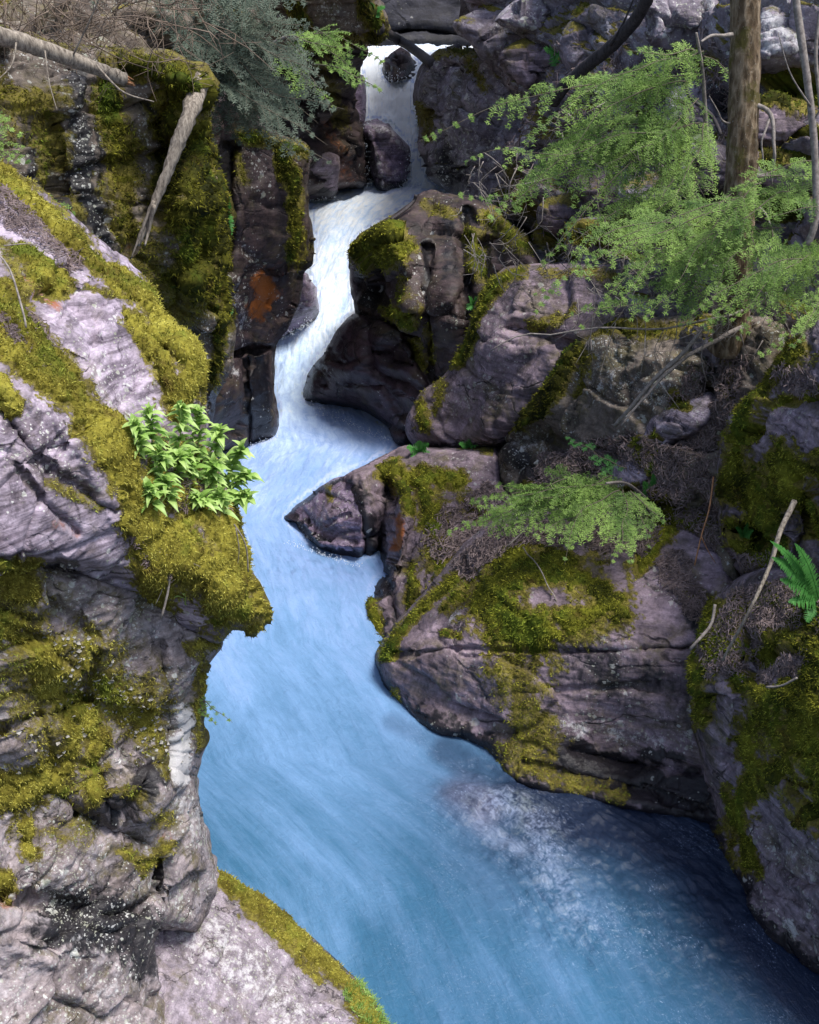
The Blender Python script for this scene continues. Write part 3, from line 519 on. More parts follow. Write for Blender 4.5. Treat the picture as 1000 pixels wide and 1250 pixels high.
rock('moss_headed_rock', 'dark rock with a moss covered head and hollow cheek in midstream', 'rock',
     [(490, 255), (520, 236), (560, 240), (600, 255), (640, 290), (660, 330), (620, 400), (570, 450), (540, 480), (520, 500), (505, 530), (480, 520), (500, 480), (500, 430), (470, 402), (440, 395), (434, 384), (430, 350), (428, 330), (427, 305), (440, 285), (462, 272)],
     [(430, 310, 16.9), (480, 300, 16.), (440, 380, 16.9), (520, 245, 17.2), (520, 320, 15.6), (560, 300, 15.9), (600, 330, 15.), (500, 400, 15.6), (530, 420, 15.2), (510, 500, 15.1), (640, 320, 14.4)],
     M['darkwall'], s=2.2, R=14, T=.6, back=2.5, amp=.06, freq=.9, facet=.10, ffreq=.8, fine=.012,
     crease=[([(523, 300), (527, 360), (528, 460)], 4, .3), ([(460, 400), (500, 408), (512, 412)], 3, .2), ([(570, 260), (566, 320), (575, 400)], 10, .35), ([(478, 300), (495, 330), (505, 380)], 8, -.25)],
     blobs=[(446, 345, 24, 26, 20, .75), (492, 385, 26, 20, 0, -.3), (475, 295, 36, 28, 15, -.35), (550, 380, 20, 40, 0, -.2), (598, 300, 14, 50, 0, .5)],
     moss=[([(440, 300), (470, 290), (495, 292)], 21, 1.), ([(455, 322), (490, 312)], 14, .9), ([(470, 380), (500, 388)], 12, .85), ([(492, 340), (498, 370)], 8, .6), ([(505, 420), (512, 450)], 12, .7), ([(575, 290), (590, 340)], 14, .8), ([(520, 250), (550, 262)], 10, .6), ([(525, 400), (530, 440)], 8, .6), ([(600, 265), (640, 300)], 16, .7)],
     dark=[([(438, 335), (455, 365)], 18, 1.), ([(545, 270), (550, 340)], 14, .6), ([(520, 290), (524, 420)], 5, .8), ([(570, 260), (578, 380)], 10, .9), ([(436, 385), (470, 398)], 8, .8)], lich=[([(500, 330), (508, 370)], 10, .6), ([(535, 375), (560, 385)], 16, .4)],
     mossmat=M['mossg'], mossh=.06, dens=1.6, bl=3.5, seed=40)
rock('black_wet_rock', 'black red wet rock wedge lying in the rapids below the moss headed rock', 'rock',
     [(430, 384), (450, 388), (490, 405), (515, 450), (528, 480), (510, 530), (496, 546), (484, 545), (470, 522), (440, 503), (410, 497), (367, 493), (372, 470), (384, 446), (398, 428), (412, 402)],
     [(370, 490, 17.5), (400, 430, 17.2), (430, 390, 16.9), (430, 450, 16.3), (400, 494, 17.1), (470, 440, 15.8), (510, 470, 15.1), (440, 502, 16.6), (490, 540, 15.45), (470, 490, 15.7)],
     M['wet'], s=2.2, R=14, T=.5, back=2.2, amp=.05, freq=.9, facet=.12, ffreq=.7, fine=.01, crease=[([(385, 450), (400, 455), (402, 470)], 4, .12), ([(425, 465), (470, 470), (500, 530)], 5, .15), ([(455, 390), (460, 450), (520, 480)], 8, .2)],
     blobs=[(425, 440, 28, 34, 0, -.2)], lich=[([(395, 440), (400, 455)], 7, .6)], seed=41)
rock('long_boulder', 'long purple boulder with a mossy left flank, middle of the right bank', 'boulder',
     [(497, 528), (500, 505), (515, 478), (540, 460), (562, 425), (578, 375), (590, 350), (612, 330), (650, 322), (720, 322), (790, 330), (820, 380), (740, 440), (680, 470), (640, 520), (608, 545), (560, 549), (515, 546)],
     [(500, 520, 13.9), (540, 465, 13.9), (585, 360, 14.), (640, 325, 13.6), (560, 540, 13.), (600, 440, 12.9), (620, 380, 13.2), (640, 480, 12.4), (700, 360, 12.8), (760, 400, 12.2), (800, 350, 12.)],
     M['boulder'], s=2.2, R=26, T=.6, back=2.5, amp=.06, freq=.8, facet=.07, ffreq=.7, fine=.012,
     crease=[([(560, 520), (610, 470), (650, 440)], 16, .15), ([(640, 340), (625, 385), (590, 430)], 6, -.1), ([(625, 400), (700, 420)], 8, .2)],
     moss=[([(605, 345), (590, 370), (575, 410), (556, 440)], 13, 1.), ([(512, 490), (520, 520)], 11, .85), ([(540, 470), (530, 500)], 10, .7), ([(600, 345), (640, 330)], 9, .8), ([(650, 400), (700, 380)], 12, .6), ([(660, 330), (760, 340)], 8, .6), ([(800, 340), (820, 390)], 14, .8)],
     lich=[([(600, 400), (620, 440), (570, 490)], 26, .55)], dark=[([(640, 420), (645, 470)], 16, .5), ([(520, 545), (600, 545)], 8, .6)], mossmat=M['mossg'], mossh=.05, dens=1.6, bl=3.5, seed=42)
rock('pointed_rock', 'dark pointed rock with pale purple face jutting into the stream', 'rock',
     [(343, 642), (346, 630), (362, 617), (385, 600), (405, 586), (428, 580), (445, 590), (448, 640), (442, 690), (425, 688), (400, 679), (372, 666), (350, 660)],
     [(344, 645, 13.05), (385, 602, 12.9), (425, 583, 12.7), (360, 655, 12.7), (400, 678, 12.15), (440, 688, 11.95), (400, 630, 12.2), (438, 630, 12.)],
     M['wetpurple'], s=2., R=8, T=.25, back=1.6, amp=.03, freq=1., facet=.07, ffreq=1.3, fine=.02, crease=[([(346, 630), (370, 640), (395, 665), (440, 668)], 4, -.12), ([(395, 640), (425, 628)], 2, .06)],
     dark=[([(345, 648), (365, 660), (395, 680), (440, 690)], 15, 1.2), ([(348, 628), (385, 600), (420, 584)], 4, .8)], moss=[([(400, 596), (402, 608)], 6, .7)], lich=[([(385, 625), (425, 640)], 20, .5)], seed=43)
rock('fluted_rock', 'water carved fluted rock with moss and orange stain between the stream and the great boulder', 'rock',
     [(418, 584), (450, 566), (475, 552), (497, 545), (560, 548), (608, 548), (618, 600), (660, 640), (620, 700), (560, 740), (500, 790), (478, 815), (460, 812), (450, 785), (444, 755), (446, 725), (462, 696), (445, 690), (434, 650), (424, 610)],
     [(420, 590, 12.5), (440, 680, 12.), (475, 560, 13.), (600, 560, 12.3), (520, 600, 12.1), (480, 620, 11.9), (500, 640, 11.5), (560, 640, 11.2), (463, 700, 11.4), (450, 750, 10.6), (462, 805, 9.85), (490, 760, 10.2), (520, 720, 10.4), (620, 640, 10.9)],
     M['boulder'], s=2.2, R=12, T=.35, back=1.8, amp=.06, freq=1.2, facet=.07, ffreq=1.2, fine=.018,
     crease=[([(424, 590), (436, 640), (444, 690)], 4, .2), ([(474, 595), (468, 640), (464, 690)], 13, .5), ([(490, 590), (497, 630), (488, 670), (478, 705)], 7, -.25), ([(470, 700), (480, 740), (490, 775)], 4, .12)],
     blobs=[(450, 620, 16, 36, 0, -.1), (480, 730, 14, 40, 0, -.08)],
     moss=[([(465, 580), (490, 590), (500, 620)], 12, 1.), ([(520, 600), (525, 640), (535, 660)], 20, .95), ([(515, 580), (540, 590)], 12, .8), ([(500, 690), (505, 720), (498, 760)], 9, .9), ([(455, 740), (462, 780), (470, 800)], 14, .8), ([(530, 620), (540, 690)], 26, .75), ([(560, 600), (590, 640)], 16, .55), ([(480, 575), (500, 585), (560, 590)], 14, .8), ([(560, 545), (600, 548)], 5, .6)],
     dark=[([(432, 600), (447, 660), (452, 690)], 17, .8), ([(472, 600), (468, 660)], 12, .65), ([(450, 745), (455, 790), (470, 810)], 14, .85)], rust=[([(489, 630), (490, 650), (484, 668)], 6, 1.)], lich=[([(560, 580), (600, 600)], 30, .4)], mossmat=M['mossg'], mossh=.05, dens=1.8, bl=3.8, seed=44)
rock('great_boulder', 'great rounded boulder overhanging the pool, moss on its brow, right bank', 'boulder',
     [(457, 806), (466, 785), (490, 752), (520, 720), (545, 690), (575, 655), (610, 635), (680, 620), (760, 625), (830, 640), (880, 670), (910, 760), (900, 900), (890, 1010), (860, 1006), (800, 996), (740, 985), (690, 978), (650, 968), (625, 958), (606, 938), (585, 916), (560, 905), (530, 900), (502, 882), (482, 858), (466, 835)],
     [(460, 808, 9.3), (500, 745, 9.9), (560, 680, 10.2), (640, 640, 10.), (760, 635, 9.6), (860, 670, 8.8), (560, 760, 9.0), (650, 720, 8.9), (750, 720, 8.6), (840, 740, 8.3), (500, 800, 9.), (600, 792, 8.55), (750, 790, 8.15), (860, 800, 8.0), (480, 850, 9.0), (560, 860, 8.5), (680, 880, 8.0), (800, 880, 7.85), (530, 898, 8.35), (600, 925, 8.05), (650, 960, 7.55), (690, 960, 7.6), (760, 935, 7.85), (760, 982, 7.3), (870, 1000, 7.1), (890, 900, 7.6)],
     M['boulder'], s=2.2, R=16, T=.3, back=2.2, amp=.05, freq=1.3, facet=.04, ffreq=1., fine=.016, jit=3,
     crease=[([(478, 800), (560, 792), (650, 793), (740, 795), (850, 790)], 2.5, .07), ([(600, 850), (680, 842), (770, 838), (850, 842)], 3, .03), ([(700, 915), (760, 930), (850, 940)], 5, .08), ([(640, 930), (700, 945), (790, 965), (860, 990)], 4, .06)],
     blobs=[(660, 740, 60, 40, 0, -.08)],
     moss=[([(595, 735), (615, 765), (660, 772)], 36, 1.), ([(600, 745), (640, 780)], 30, .75), ([(640, 690), (700, 700), (745, 735)], 40, .9), ([(690, 770), (740, 760)], 24, .6), ([(630, 700), (680, 700), (740, 720), (750, 745)], 28, 1.), ([(465, 800), (490, 770), (520, 740), (555, 705)], 10, 1.), ([(690, 755), (720, 750)], 26, .9), ([(540, 745), (580, 700)], 9, .75), ([(628, 800), (640, 850), (655, 890), (640, 920)], 36, .62), ([(650, 935), (700, 960), (760, 972)], 14, .6), ([(484, 846), (488, 860)], 7, .8), ([(820, 640), (800, 660), (780, 690)], 16, .8), ([(540, 770), (560, 776)], 6, .7), ([(765, 690), (770, 720)], 8, .6), ([(840, 720), (870, 740)], 12, .5), ([(600, 690), (660, 680)], 16, .7), ([(590, 920), (620, 945)], 8, .7), ([(660, 650), (730, 650)], 14, .5)],
     dark=[([(640, 925), (700, 930), (760, 950), (850, 960)], 22, 1.), ([(700, 810), (780, 830), (860, 840)], 40, .6), ([(500, 830), (560, 850), (620, 860), (760, 860), (860, 870)], 60, .44), ([(720, 960), (840, 985)], 22, .9), ([(690, 905), (720, 915)], 10, .95), ([(790, 920), (830, 925)], 12, .9), ([(850, 740), (880, 830), (880, 930)], 20, .85), ([(780, 790), (850, 800)], 22, .4), ([(470, 815), (500, 870)], 10, .3), ([(760, 740), (800, 760)], 20, .3)],  # dark strokes: stains plus shade painted over the face and lower recess
     lich=[([(545, 745), (555, 750)], 14, .9), ([(690, 885), (780, 898), (840, 905)], 16, .85), ([(740, 790), (760, 850)], 24, .5), ([(490, 865), (510, 870)], 9, .6), ([(800, 700), (830, 720)], 24, .5), ([(580, 660), (560, 690)], 16, .6)], rust=[([(612, 790), (618, 860)], 14, .3), ([(630, 690), (640, 740)], 8, .3)],
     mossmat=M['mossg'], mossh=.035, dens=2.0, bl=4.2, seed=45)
rock('slope_bank', 'littered earthy slope of rock and moss below the conifer on the right bank', 'rock',
     [(605, 552), (625, 520), (665, 470), (690, 430), (740, 395), (800, 380), (900, 380), (960, 400), (930, 500), (900, 600), (900, 720), (830, 700), (760, 670), (680, 640), (640, 640), (612, 600)],
     [(610, 560, 12.2), (690, 430, 12.3), (740, 400, 11.8), (880, 390, 10.8), (700, 500, 11.4), (760, 450, 11.1), (640, 590, 11.4), (720, 580, 10.6), (800, 500, 10.3), (860, 480, 10.), (800, 600, 9.7), (870, 600, 9.2), (760, 650, 9.7), (860, 690, 8.9), (920, 450, 9.6)],
     M['wall'], s=2.3, R=16, T=.5, back=2, amp=.12, freq=1.2, facet=.12, ffreq=1.2, fine=.03,
     crease=[([(610, 545), (660, 525), (690, 545)], 7, .4), ([(860, 400), (868, 480)], 8, .3), ([(740, 400), (760, 440)], 10, .2)],
     blobs=[(660, 490, 30, 60, 45, -.3), (770, 450, 60, 40, 0, -.15)],
     moss=[([(700, 425), (680, 460), (660, 490), (630, 515)], 17, 1.), ([(825, 490), (840, 500)], 12, .8), ([(790, 540), (795, 570)], 12, .8), ([(810, 620), (830, 660), (860, 690)], 20, .9), ([(700, 400), (760, 395)], 18, .8), ([(780, 400), (860, 400)], 16, .7), ([(720, 440), (700, 480)], 14, .7), ([(640, 600), (700, 620)], 16, .7), ([(800, 640), (850, 640)], 20, .8), ([(760, 600), (790, 620)], 12, .7), ([(880, 430), (890, 480)], 10, .7)],
     dark=[([(615, 545), (640, 570), (640, 600)], 14, .8), ([(870, 400), (880, 470)], 12, .7), ([(700, 540), (720, 580)], 16, .5)], rust=[([(880, 450), (900, 520)], 30, .4)], lich=[([(620, 535), (660, 540)], 14, .8), ([(730, 450), (800, 480)], 40, .7)],
     mossmat=M['mossd'], mossh=.07, dens=1.8, bl=4.2, seed=46)
rock('pink_stone', 'small smooth pinkish slab lying on the littered slope', 'rock',
     [(742, 598), (750, 570), (775, 545), (795, 510), (830, 488), (868, 480), (872, 505), (850, 530), (815, 545), (800, 580), (780, 596), (755, 606)],
     [(745, 598, 9.95), (770, 560, 10.), (800, 505, 10.2), (865, 490, 9.9), (840, 530, 9.65), (790, 580, 9.65)], M['near'], s=2.2, R=14, T=.25, back=.8, amp=.04, facet=.06, ffreq=1.5,
     moss=[([(745, 600), (775, 596)], 8, .8), ([(815, 492), (840, 498)], 9, .8), ([(800, 530), (795, 575)], 9, .8)], mossmat=M['mossd'], seed=47)
rock('mossy_shoulder', 'steep moss draped rock shoulder at the right edge above the lower right boulder', 'rock',
     [(872, 600), (874, 560), (885, 515), (915, 485), (940, 450), (965, 415), (1000, 388), (1100, 340), (1420, 320), (1420, 780), (1000, 770), (950, 720), (905, 700), (880, 660)],
     [(875, 600, 9.), (885, 520, 9.), (940, 450, 8.7), (1000, 395, 8.3), (930, 540, 8.2), (1000, 500, 7.5), (900, 650, 8.4), (960, 640, 7.8), (1000, 620, 7.4), (1100, 400, 7.2), (1400, 380, 6.4), (1400, 740, 5.6), (1100, 700, 6.7), (940, 700, 7.8)],
     M['right'], s=2.2, R=22, T=.5, back=2, amp=.08, freq=1.2, facet=.1, ffreq=1.2, fine=.018,
     crease=[([(905, 560), (915, 610), (920, 660)], 10, .18), ([(985, 600), (975, 690), (965, 720)], 6, .2), ([(930, 470), (960, 490), (1000, 500)], 5, .07)],
     blobs=[(900, 560, 20, 40, 0, -.12), (960, 440, 30, 30, 0, -.08)],
     moss=[([(935, 470), (915, 500), (905, 540)], 13, 1.), ([(895, 550), (890, 600)], 14, .95), ([(960, 580), (940, 620), (950, 660)], 24, 1.), ([(990, 570), (1020, 620)], 20, .9), ([(940, 490), (1000, 480)], 9, .7), ([(900, 650), (930, 690)], 20, .9), ([(930, 560), (1000, 555)], 10, .7), ([(990, 650), (1010, 700)], 12, .8), ([(950, 560), (1000, 580)], 26, .9), ([(1060, 560), (1120, 660)], 50, .9), ([(1200, 420), (1300, 560), (1250, 680)], 60, .85), ([(920, 580), (935, 680)], 26, .85), ([(895, 530), (900, 600)], 18, .9), ([(970, 600), (1010, 660)], 24, .8), ([(905, 500), (940, 460), (970, 425)], 14, .8), ([(960, 450), (1010, 440)], 10, .5)],
     dark=[([(880, 540), (895, 640)], 12, .6), ([(965, 620), (975, 680)], 12, .5)], lich=[([(930, 480), (960, 500)], 14, .7), ([(905, 580), (915, 640)], 9, .8)], mossmat=M['mossg'], mossh=.05, dens=2, bl=4.5, seed=48)
rock('corner_boulder', 'tall moss striped boulder at the right edge dropping into the dark water', 'boulder',
     [(840, 850), (842, 810), (858, 770), (872, 730), (900, 705), (945, 690), (1000, 720), (1060, 700), (1420, 680), (1420, 1420), (1200, 1320), (1060, 1230), (1000, 1196), (965, 1182), (930, 1152), (905, 1110), (888, 1070), (868, 1035), (860, 1000), (862, 960), (850, 900)],
     [(845, 830, 7.3), (875, 730, 7.8), (950, 700, 7.3), (1000, 730, 6.7), (900, 800, 6.95), (960, 800, 6.5), (1000, 850, 6.05), (900, 900, 6.7), (950, 950, 6.2), (1000, 1000, 5.8), (862, 980, 7.1), (890, 1060, 6.6), (930, 1140, 6.05), (1000, 1100, 5.65), (1000, 1190, 5.62), (1150, 800, 5.6), (1150, 1200, 5.), (1400, 720, 4.8), (1400, 1300, 4.0)],
     M['right'], s=2.2, R=22, T=.35, back=2, amp=.06, freq=1.3, facet=.06, ffreq=1.2, fine=.014,
     crease=[([(850, 900), (890, 918), (940, 950), (990, 960)], 3, .06), ([(900, 830), (905, 870), (890, 930)], 8, .1), ([(910, 1070), (960, 1090), (1010, 1120)], 4, .04), ([(890, 830), (960, 780), (1000, 750)], 8, .1)],
     blobs=[(930, 850, 30, 22, 10, -.1), (970, 900, 40, 50, 0, -.05), (905, 1110, 16, 14, 0, .05)],
     moss=[([(850, 800), (852, 850), (856, 880)], 12, 1.), ([(870, 740), (865, 790)], 18, .95), ([(905, 830), (935, 855), (960, 850)], 20, 1.), ([(905, 900), (920, 940), (900, 990), (905, 1050)], 16, 1.), ([(885, 1000), (890, 1060)], 9, .8), ([(960, 900), (990, 860), (1000, 800)], 26, 1.), ([(930, 960), (960, 930)], 18, .9), ([(985, 1000), (1010, 950)], 16, .95), ([(940, 780), (1000, 790)], 20, .7), ([(990, 740), (1020, 780)], 20, .9), ([(900, 760), (880, 800)], 12, .7), ([(908, 1040), (925, 1070)], 8, .7), ([(880, 770), (940, 730), (1000, 760)], 26, .75), ([(1040, 760), (1120, 740), (1250, 760), (1400, 740)], 50, .9), ([(1080, 860), (1100, 960)], 40, .8), ([(1250, 860), (1300, 1000)], 50, .8), ([(860, 820), (880, 790), (930, 800)], 20, .85), ([(930, 880), (990, 920), (1000, 980)], 36, .8), ([(960, 840), (1010, 880)], 34, .95), ([(890, 960), (880, 1010)], 12, .7)],
     dark=[([(940, 890), (970, 1000)], 12, .35), ([(862, 960), (875, 1040), (905, 1110), (960, 1178)], 9, .5), ([(918, 870), (920, 890)], 7, .6)], lich=[([(925, 1030), (985, 1050)], 20, .7), ([(958, 1128), (966, 1142)], 8, 1.), ([(930, 1110), (940, 1115)], 7, .8), ([(990, 1100), (1000, 1160)], 18, .5)],
     mossmat=M['mossg'], mossh=.045, dens=2.2, bl=4.8, seed=49)
rock('red_wet_stone', 'reddish wet stone at the waterline under the right edge boulder', 'rock',
     [(903, 1140), (915, 1130), (950, 1160), (1000, 1185), (1060, 1200), (1060, 1240), (1000, 1215), (950, 1195), (910, 1165)], [(905, 1145, 6.3), (940, 1155, 6.15), (950, 1190, 5.78), (1000, 1200, 5.7), (1050, 1220, 5.5), (910, 1165, 6.0)],
     M['wet'], s=2.2, R=9, T=.2, back=.8, amp=.03, facet=.05, ffreq=2, rust=[([(920, 1150), (1000, 1195)], 14, .35)], seed=50)
# ground behind the rocks
def ground(name, ctrl, outline, seed):
    o, f = rock(name, '', '', outline, ctrl, M['wall'], s=6, R=20, T=1., back=4, amp=.5, freq=.4, facet=.3, ffreq=.5, automoss=.8, mossmat=M['mossd'], mossh=.1, dens=.6, bl=6, seed=seed, dark=[([(0, 300), (1000, 300)], 600, .35)])
    del o['label']; del o['category']; o['kind'] = 'structure'; return o
ground('hillside', [(-200, -100, 17), (300, -100, 23), (380, 200, 25), (-200, 300, 12), (200, 300, 17), (300, 450, 18)], [(-400, -300), (380, -300), (400, 60), (380, 180), (330, 300), (290, 440), (-300, 500)], 60)
ground('hillside', [(600, -200, 25), (1300, -200, 18), (600, 300, 20), (1300, 500, 12), (700, 560, 15)], [(590, -300), (1400, -300), (1400, 700), (800, 700), (640, 500), (620, 300), (610, 100)], 61)

_pp = np.concatenate([np.c_[g_[2], g_[3], g_[0][:, 1]] for g_ in G.values()])
_cell = {}
_k = (np.round(_pp[:, 0]/4).astype(int)+500)*4000+np.round(_pp[:, 1]/4).astype(int)+500
_od = np.lexsort((_pp[:, 2], _k)); _kk, _fi = np.unique(_k[_od], return_index=True); _dd = _pp[_od][_fi, 2]
def front(px, py):
    """distance of the nearest rock surface met at a photo position"""
    k = (int(round(px/4))+500)*4000+int(round(py/4))+500; i = np.searchsorted(_kk, k)
    return float(_dd[i]) if i < len(_kk) and _kk[i] == k else 1e3
def frontv(px, py):
    k = (np.round(px/4).astype(int)+500)*4000+np.round(py/4).astype(int)+500; i = np.clip(np.searchsorted(_kk, k), 0, len(_kk)-1)
    return np.where(_kk[i] == k, _dd[i], 1e3)
# ------------------------------------------------------------------ water
def water():
    Ds = [3.2]
    while Ds[-1] < 33.4:
        d_ = Ds[-1]; sl = (wz(np.array([d_+.05]))-wz(np.array([d_-.05])))[0]/.1; Ds.append(d_+max(.012, d_*d_*.00033/(1+1.2*sl*d_/4)))
    Ds = np.array(Ds); nc = 430
    Lb = np.interp(Ds, [3, 8, 12, 16, 18.5, 20, 24, 28, 33], [60, 150, 190, 180, 250, 300, 350, 415, 420]); Rb = np.interp(Ds, [3, 8, 12, 16, 20, 24, 28, 33], [1300, 1000, 640, 600, 470, 580, 560, 600])
    Cb = np.interp(Ds, [5, 6.5, 8, 10, 13, 15.5, 17.7, 20, 22, 24.5, 27, 30], [820, 690, 500, 390, 330, 390, 370, 375, 400, 440, 475, 490])
    u = np.linspace(0, 1, nc); PX = Lb[:, None]+(Rb-Lb)[:, None]*u[None]; DD = np.repeat(Ds[:, None], nc, 1)
    zz = wz(DD); zc = (DD*cp+(6-zz)*sp)/F
    X = (PX-500)*zc; cx = ((Cb-500)[:, None])*zc; U = X-cx
    L = np.concatenate([[0], np.cumsum(np.hypot(np.diff(Ds), np.diff(wz(Ds))))])[:, None]+0*DD
    P = np.stack([X, DD, zz], -1).reshape(-1, 3)
    # photo position of every water point, used only to lay out where the stream is aerated
    v = P-CAM; dep = v[:, 1]*cp-v[:, 2]*sp; px = 500+F*v[:, 0]/dep; py = 625-F*(v[:, 1]*sp+v[:, 2]*cp)/dep
    Uf, Lf = U.ravel(), L.ravel(); slope = np.gradient(wz(Ds), Ds)[:, None]+0*DD; slope = slope.ravel()
    fl = np.c_[Uf*1., Lf*.35, np.zeros_like(Uf)]
    n1 = fbm(np.c_[Uf*3, Lf*.7, Lf*0+2], 4); n2 = fbm(np.c_[Uf*9, Lf*2.2, Lf*0+5], 4, True); n3 = fbm(np.c_[Uf*1.3, Lf*.6, Lf*0+8], 3)
    turb = np.interp(P[:, 1], [5, 9, 12, 16, 19, 22, 25, 27, 30], [.010, .012, .025, .035, .06, .06, .04, .07, .06])
    chop = strokes(px, py, [([(600, 985), (660, 1040), (700, 1100)], 70, 1.), ([(720, 1020), (860, 1120)], 80, .8), ([(480, 500), (440, 500), (400, 500)], 16, .6), ([(350, 690), (440, 700)], 14, .6)], n3*.6)
    n4 = fbm(np.c_[Uf*3.5, Lf*2.4, Lf*0+3], 4); h = turb*(n1*.8+n2*.25+n3*.8+n4*1.1)+chop*.055*(fbm(np.c_[P[:, 0]*6, P[:, 1]*6, P[:, 0]*0], 4)+.5*n2)
    h += .10*np.exp(-(((px-585)/55)**2+((py-985)/24)**2))+.05*np.exp(-(((px-650)/40)**2+((py-1060)/60)**2))
    P[:, 2] += h; P[:, 1] -= h*slope*.6
    foam = np.interp(P[:, 1], [5, 7, 9, 11, 13, 15, 16.5, 18.3, 19.5, 21, 25, 27, 30, 33], [.03, .10, .27, .37, .46, .54, .62, .70, .80, .86, .93, 1., 1., .95])
    foam += .12*n3+.10*n1
    sm3 = n3*.25
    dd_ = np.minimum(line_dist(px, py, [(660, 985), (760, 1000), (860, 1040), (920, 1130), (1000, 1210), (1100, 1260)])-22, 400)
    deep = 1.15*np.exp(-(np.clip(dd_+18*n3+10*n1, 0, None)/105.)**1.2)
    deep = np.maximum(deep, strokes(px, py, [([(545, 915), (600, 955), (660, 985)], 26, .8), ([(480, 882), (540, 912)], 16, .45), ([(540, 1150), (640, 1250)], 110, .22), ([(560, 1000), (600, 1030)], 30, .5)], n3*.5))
    # connected foam trails curling down from the submerged rock
    path = np.array([(575, 985), (625, 985), (655, 1010), (672, 1060), (700, 1110), (760, 1150), (850, 1195), (960, 1240)], float); pd = line_dist(px, py, path)
    wx = fbm(np.c_[P[:, 0]*2.2, P[:, 1]*2.2, Lf*0+4], 3)*.5; wy = fbm(np.c_[P[:, 0]*2.2+9, P[:, 1]*2.2, Lf*0+4], 3)*.5
    q1 = (P[:, 0]+P[:, 1])*.7; q2 = (P[:, 0]-P[:, 1])*.7
    tr1 = fbm(np.c_[(q2+wy)*16., (q1+wx)*7.+wy*6, Lf*0], 4, True, .6); tr2 = fbm(np.c_[(q2+wy)*44., (q1+wx)*26., Lf*0+5], 3, True, .6)
    wh = np.clip(tr1*.5+tr2*.8+.12, 0, 1)*(.24*np.exp(-(pd/34.)**2)*np.interp(px, [560, 600, 690, 760, 900], [.6, 1.3, 1.1, .3, .25])+.12*np.exp(-(pd/90.)**2)+.08*np.exp(-(pd/190.)**2))*smooth(960, 1000, py+20)*1.25
    wh = np.maximum(wh, strokes(px, py, [([(585, 1010), (610, 1030), (640, 1045)], 18, .55), ([(440, 232), (510, 228)], 10, .7), ([(345, 415), (380, 400)], 10, .6)], n1*.8+tr2*.5))
    # froth where the current laps against rock
    hid = (frontv(px, py) < P[:, 1]).astype(float).reshape(len(Ds), nc)
    def blur(a, k):
        for ax in (0, 1):
            c = np.cumsum(np.pad(a, [(k+1, k) if x == ax else (0, 0) for x in (0, 1)], mode='edge'), axis=ax); n_ = a.shape[ax]
            a = (np.take(c, np.arange(2*k+1, 2*k+1+n_), ax)-np.take(c, np.arange(0, n_), ax))/(2*k+1)
        return a
    pr = (blur(hid, 3)*(1-hid)).ravel(); pr2 = blur(hid, 6).ravel()
    spd = np.interp(P[:, 1], [5, 9, 11, 14, 17, 30], [.12, .2, .5, .8, 1., 1.])
    wh = np.maximum(wh, spd*smooth(.02, .35, pr+.12*n4+.1*n2)*smooth(-.5, .5, n1+n2)*.9)
    red = strokes(px, py, [([(560, 975), (590, 990)], 26, .8)], n3*.5)
    i = np.arange(len(Ds)*nc).reshape(len(Ds), nc); q = np.stack([i[:-1, :-1].ravel(), i[:-1, 1:].ravel(), i[1:, 1:].ravel(), i[1:, :-1].ravel()], 1)
    o = mkmesh('water', P, [q], WATER, None, dict(foam=np.clip(foam, 0, 1), deep=deep, white=wh, red=red), uv=np.c_[Uf, Lf, np.zeros_like(Uf)], origin=np.zeros(3))
    o['kind'] = 'structure'; return o
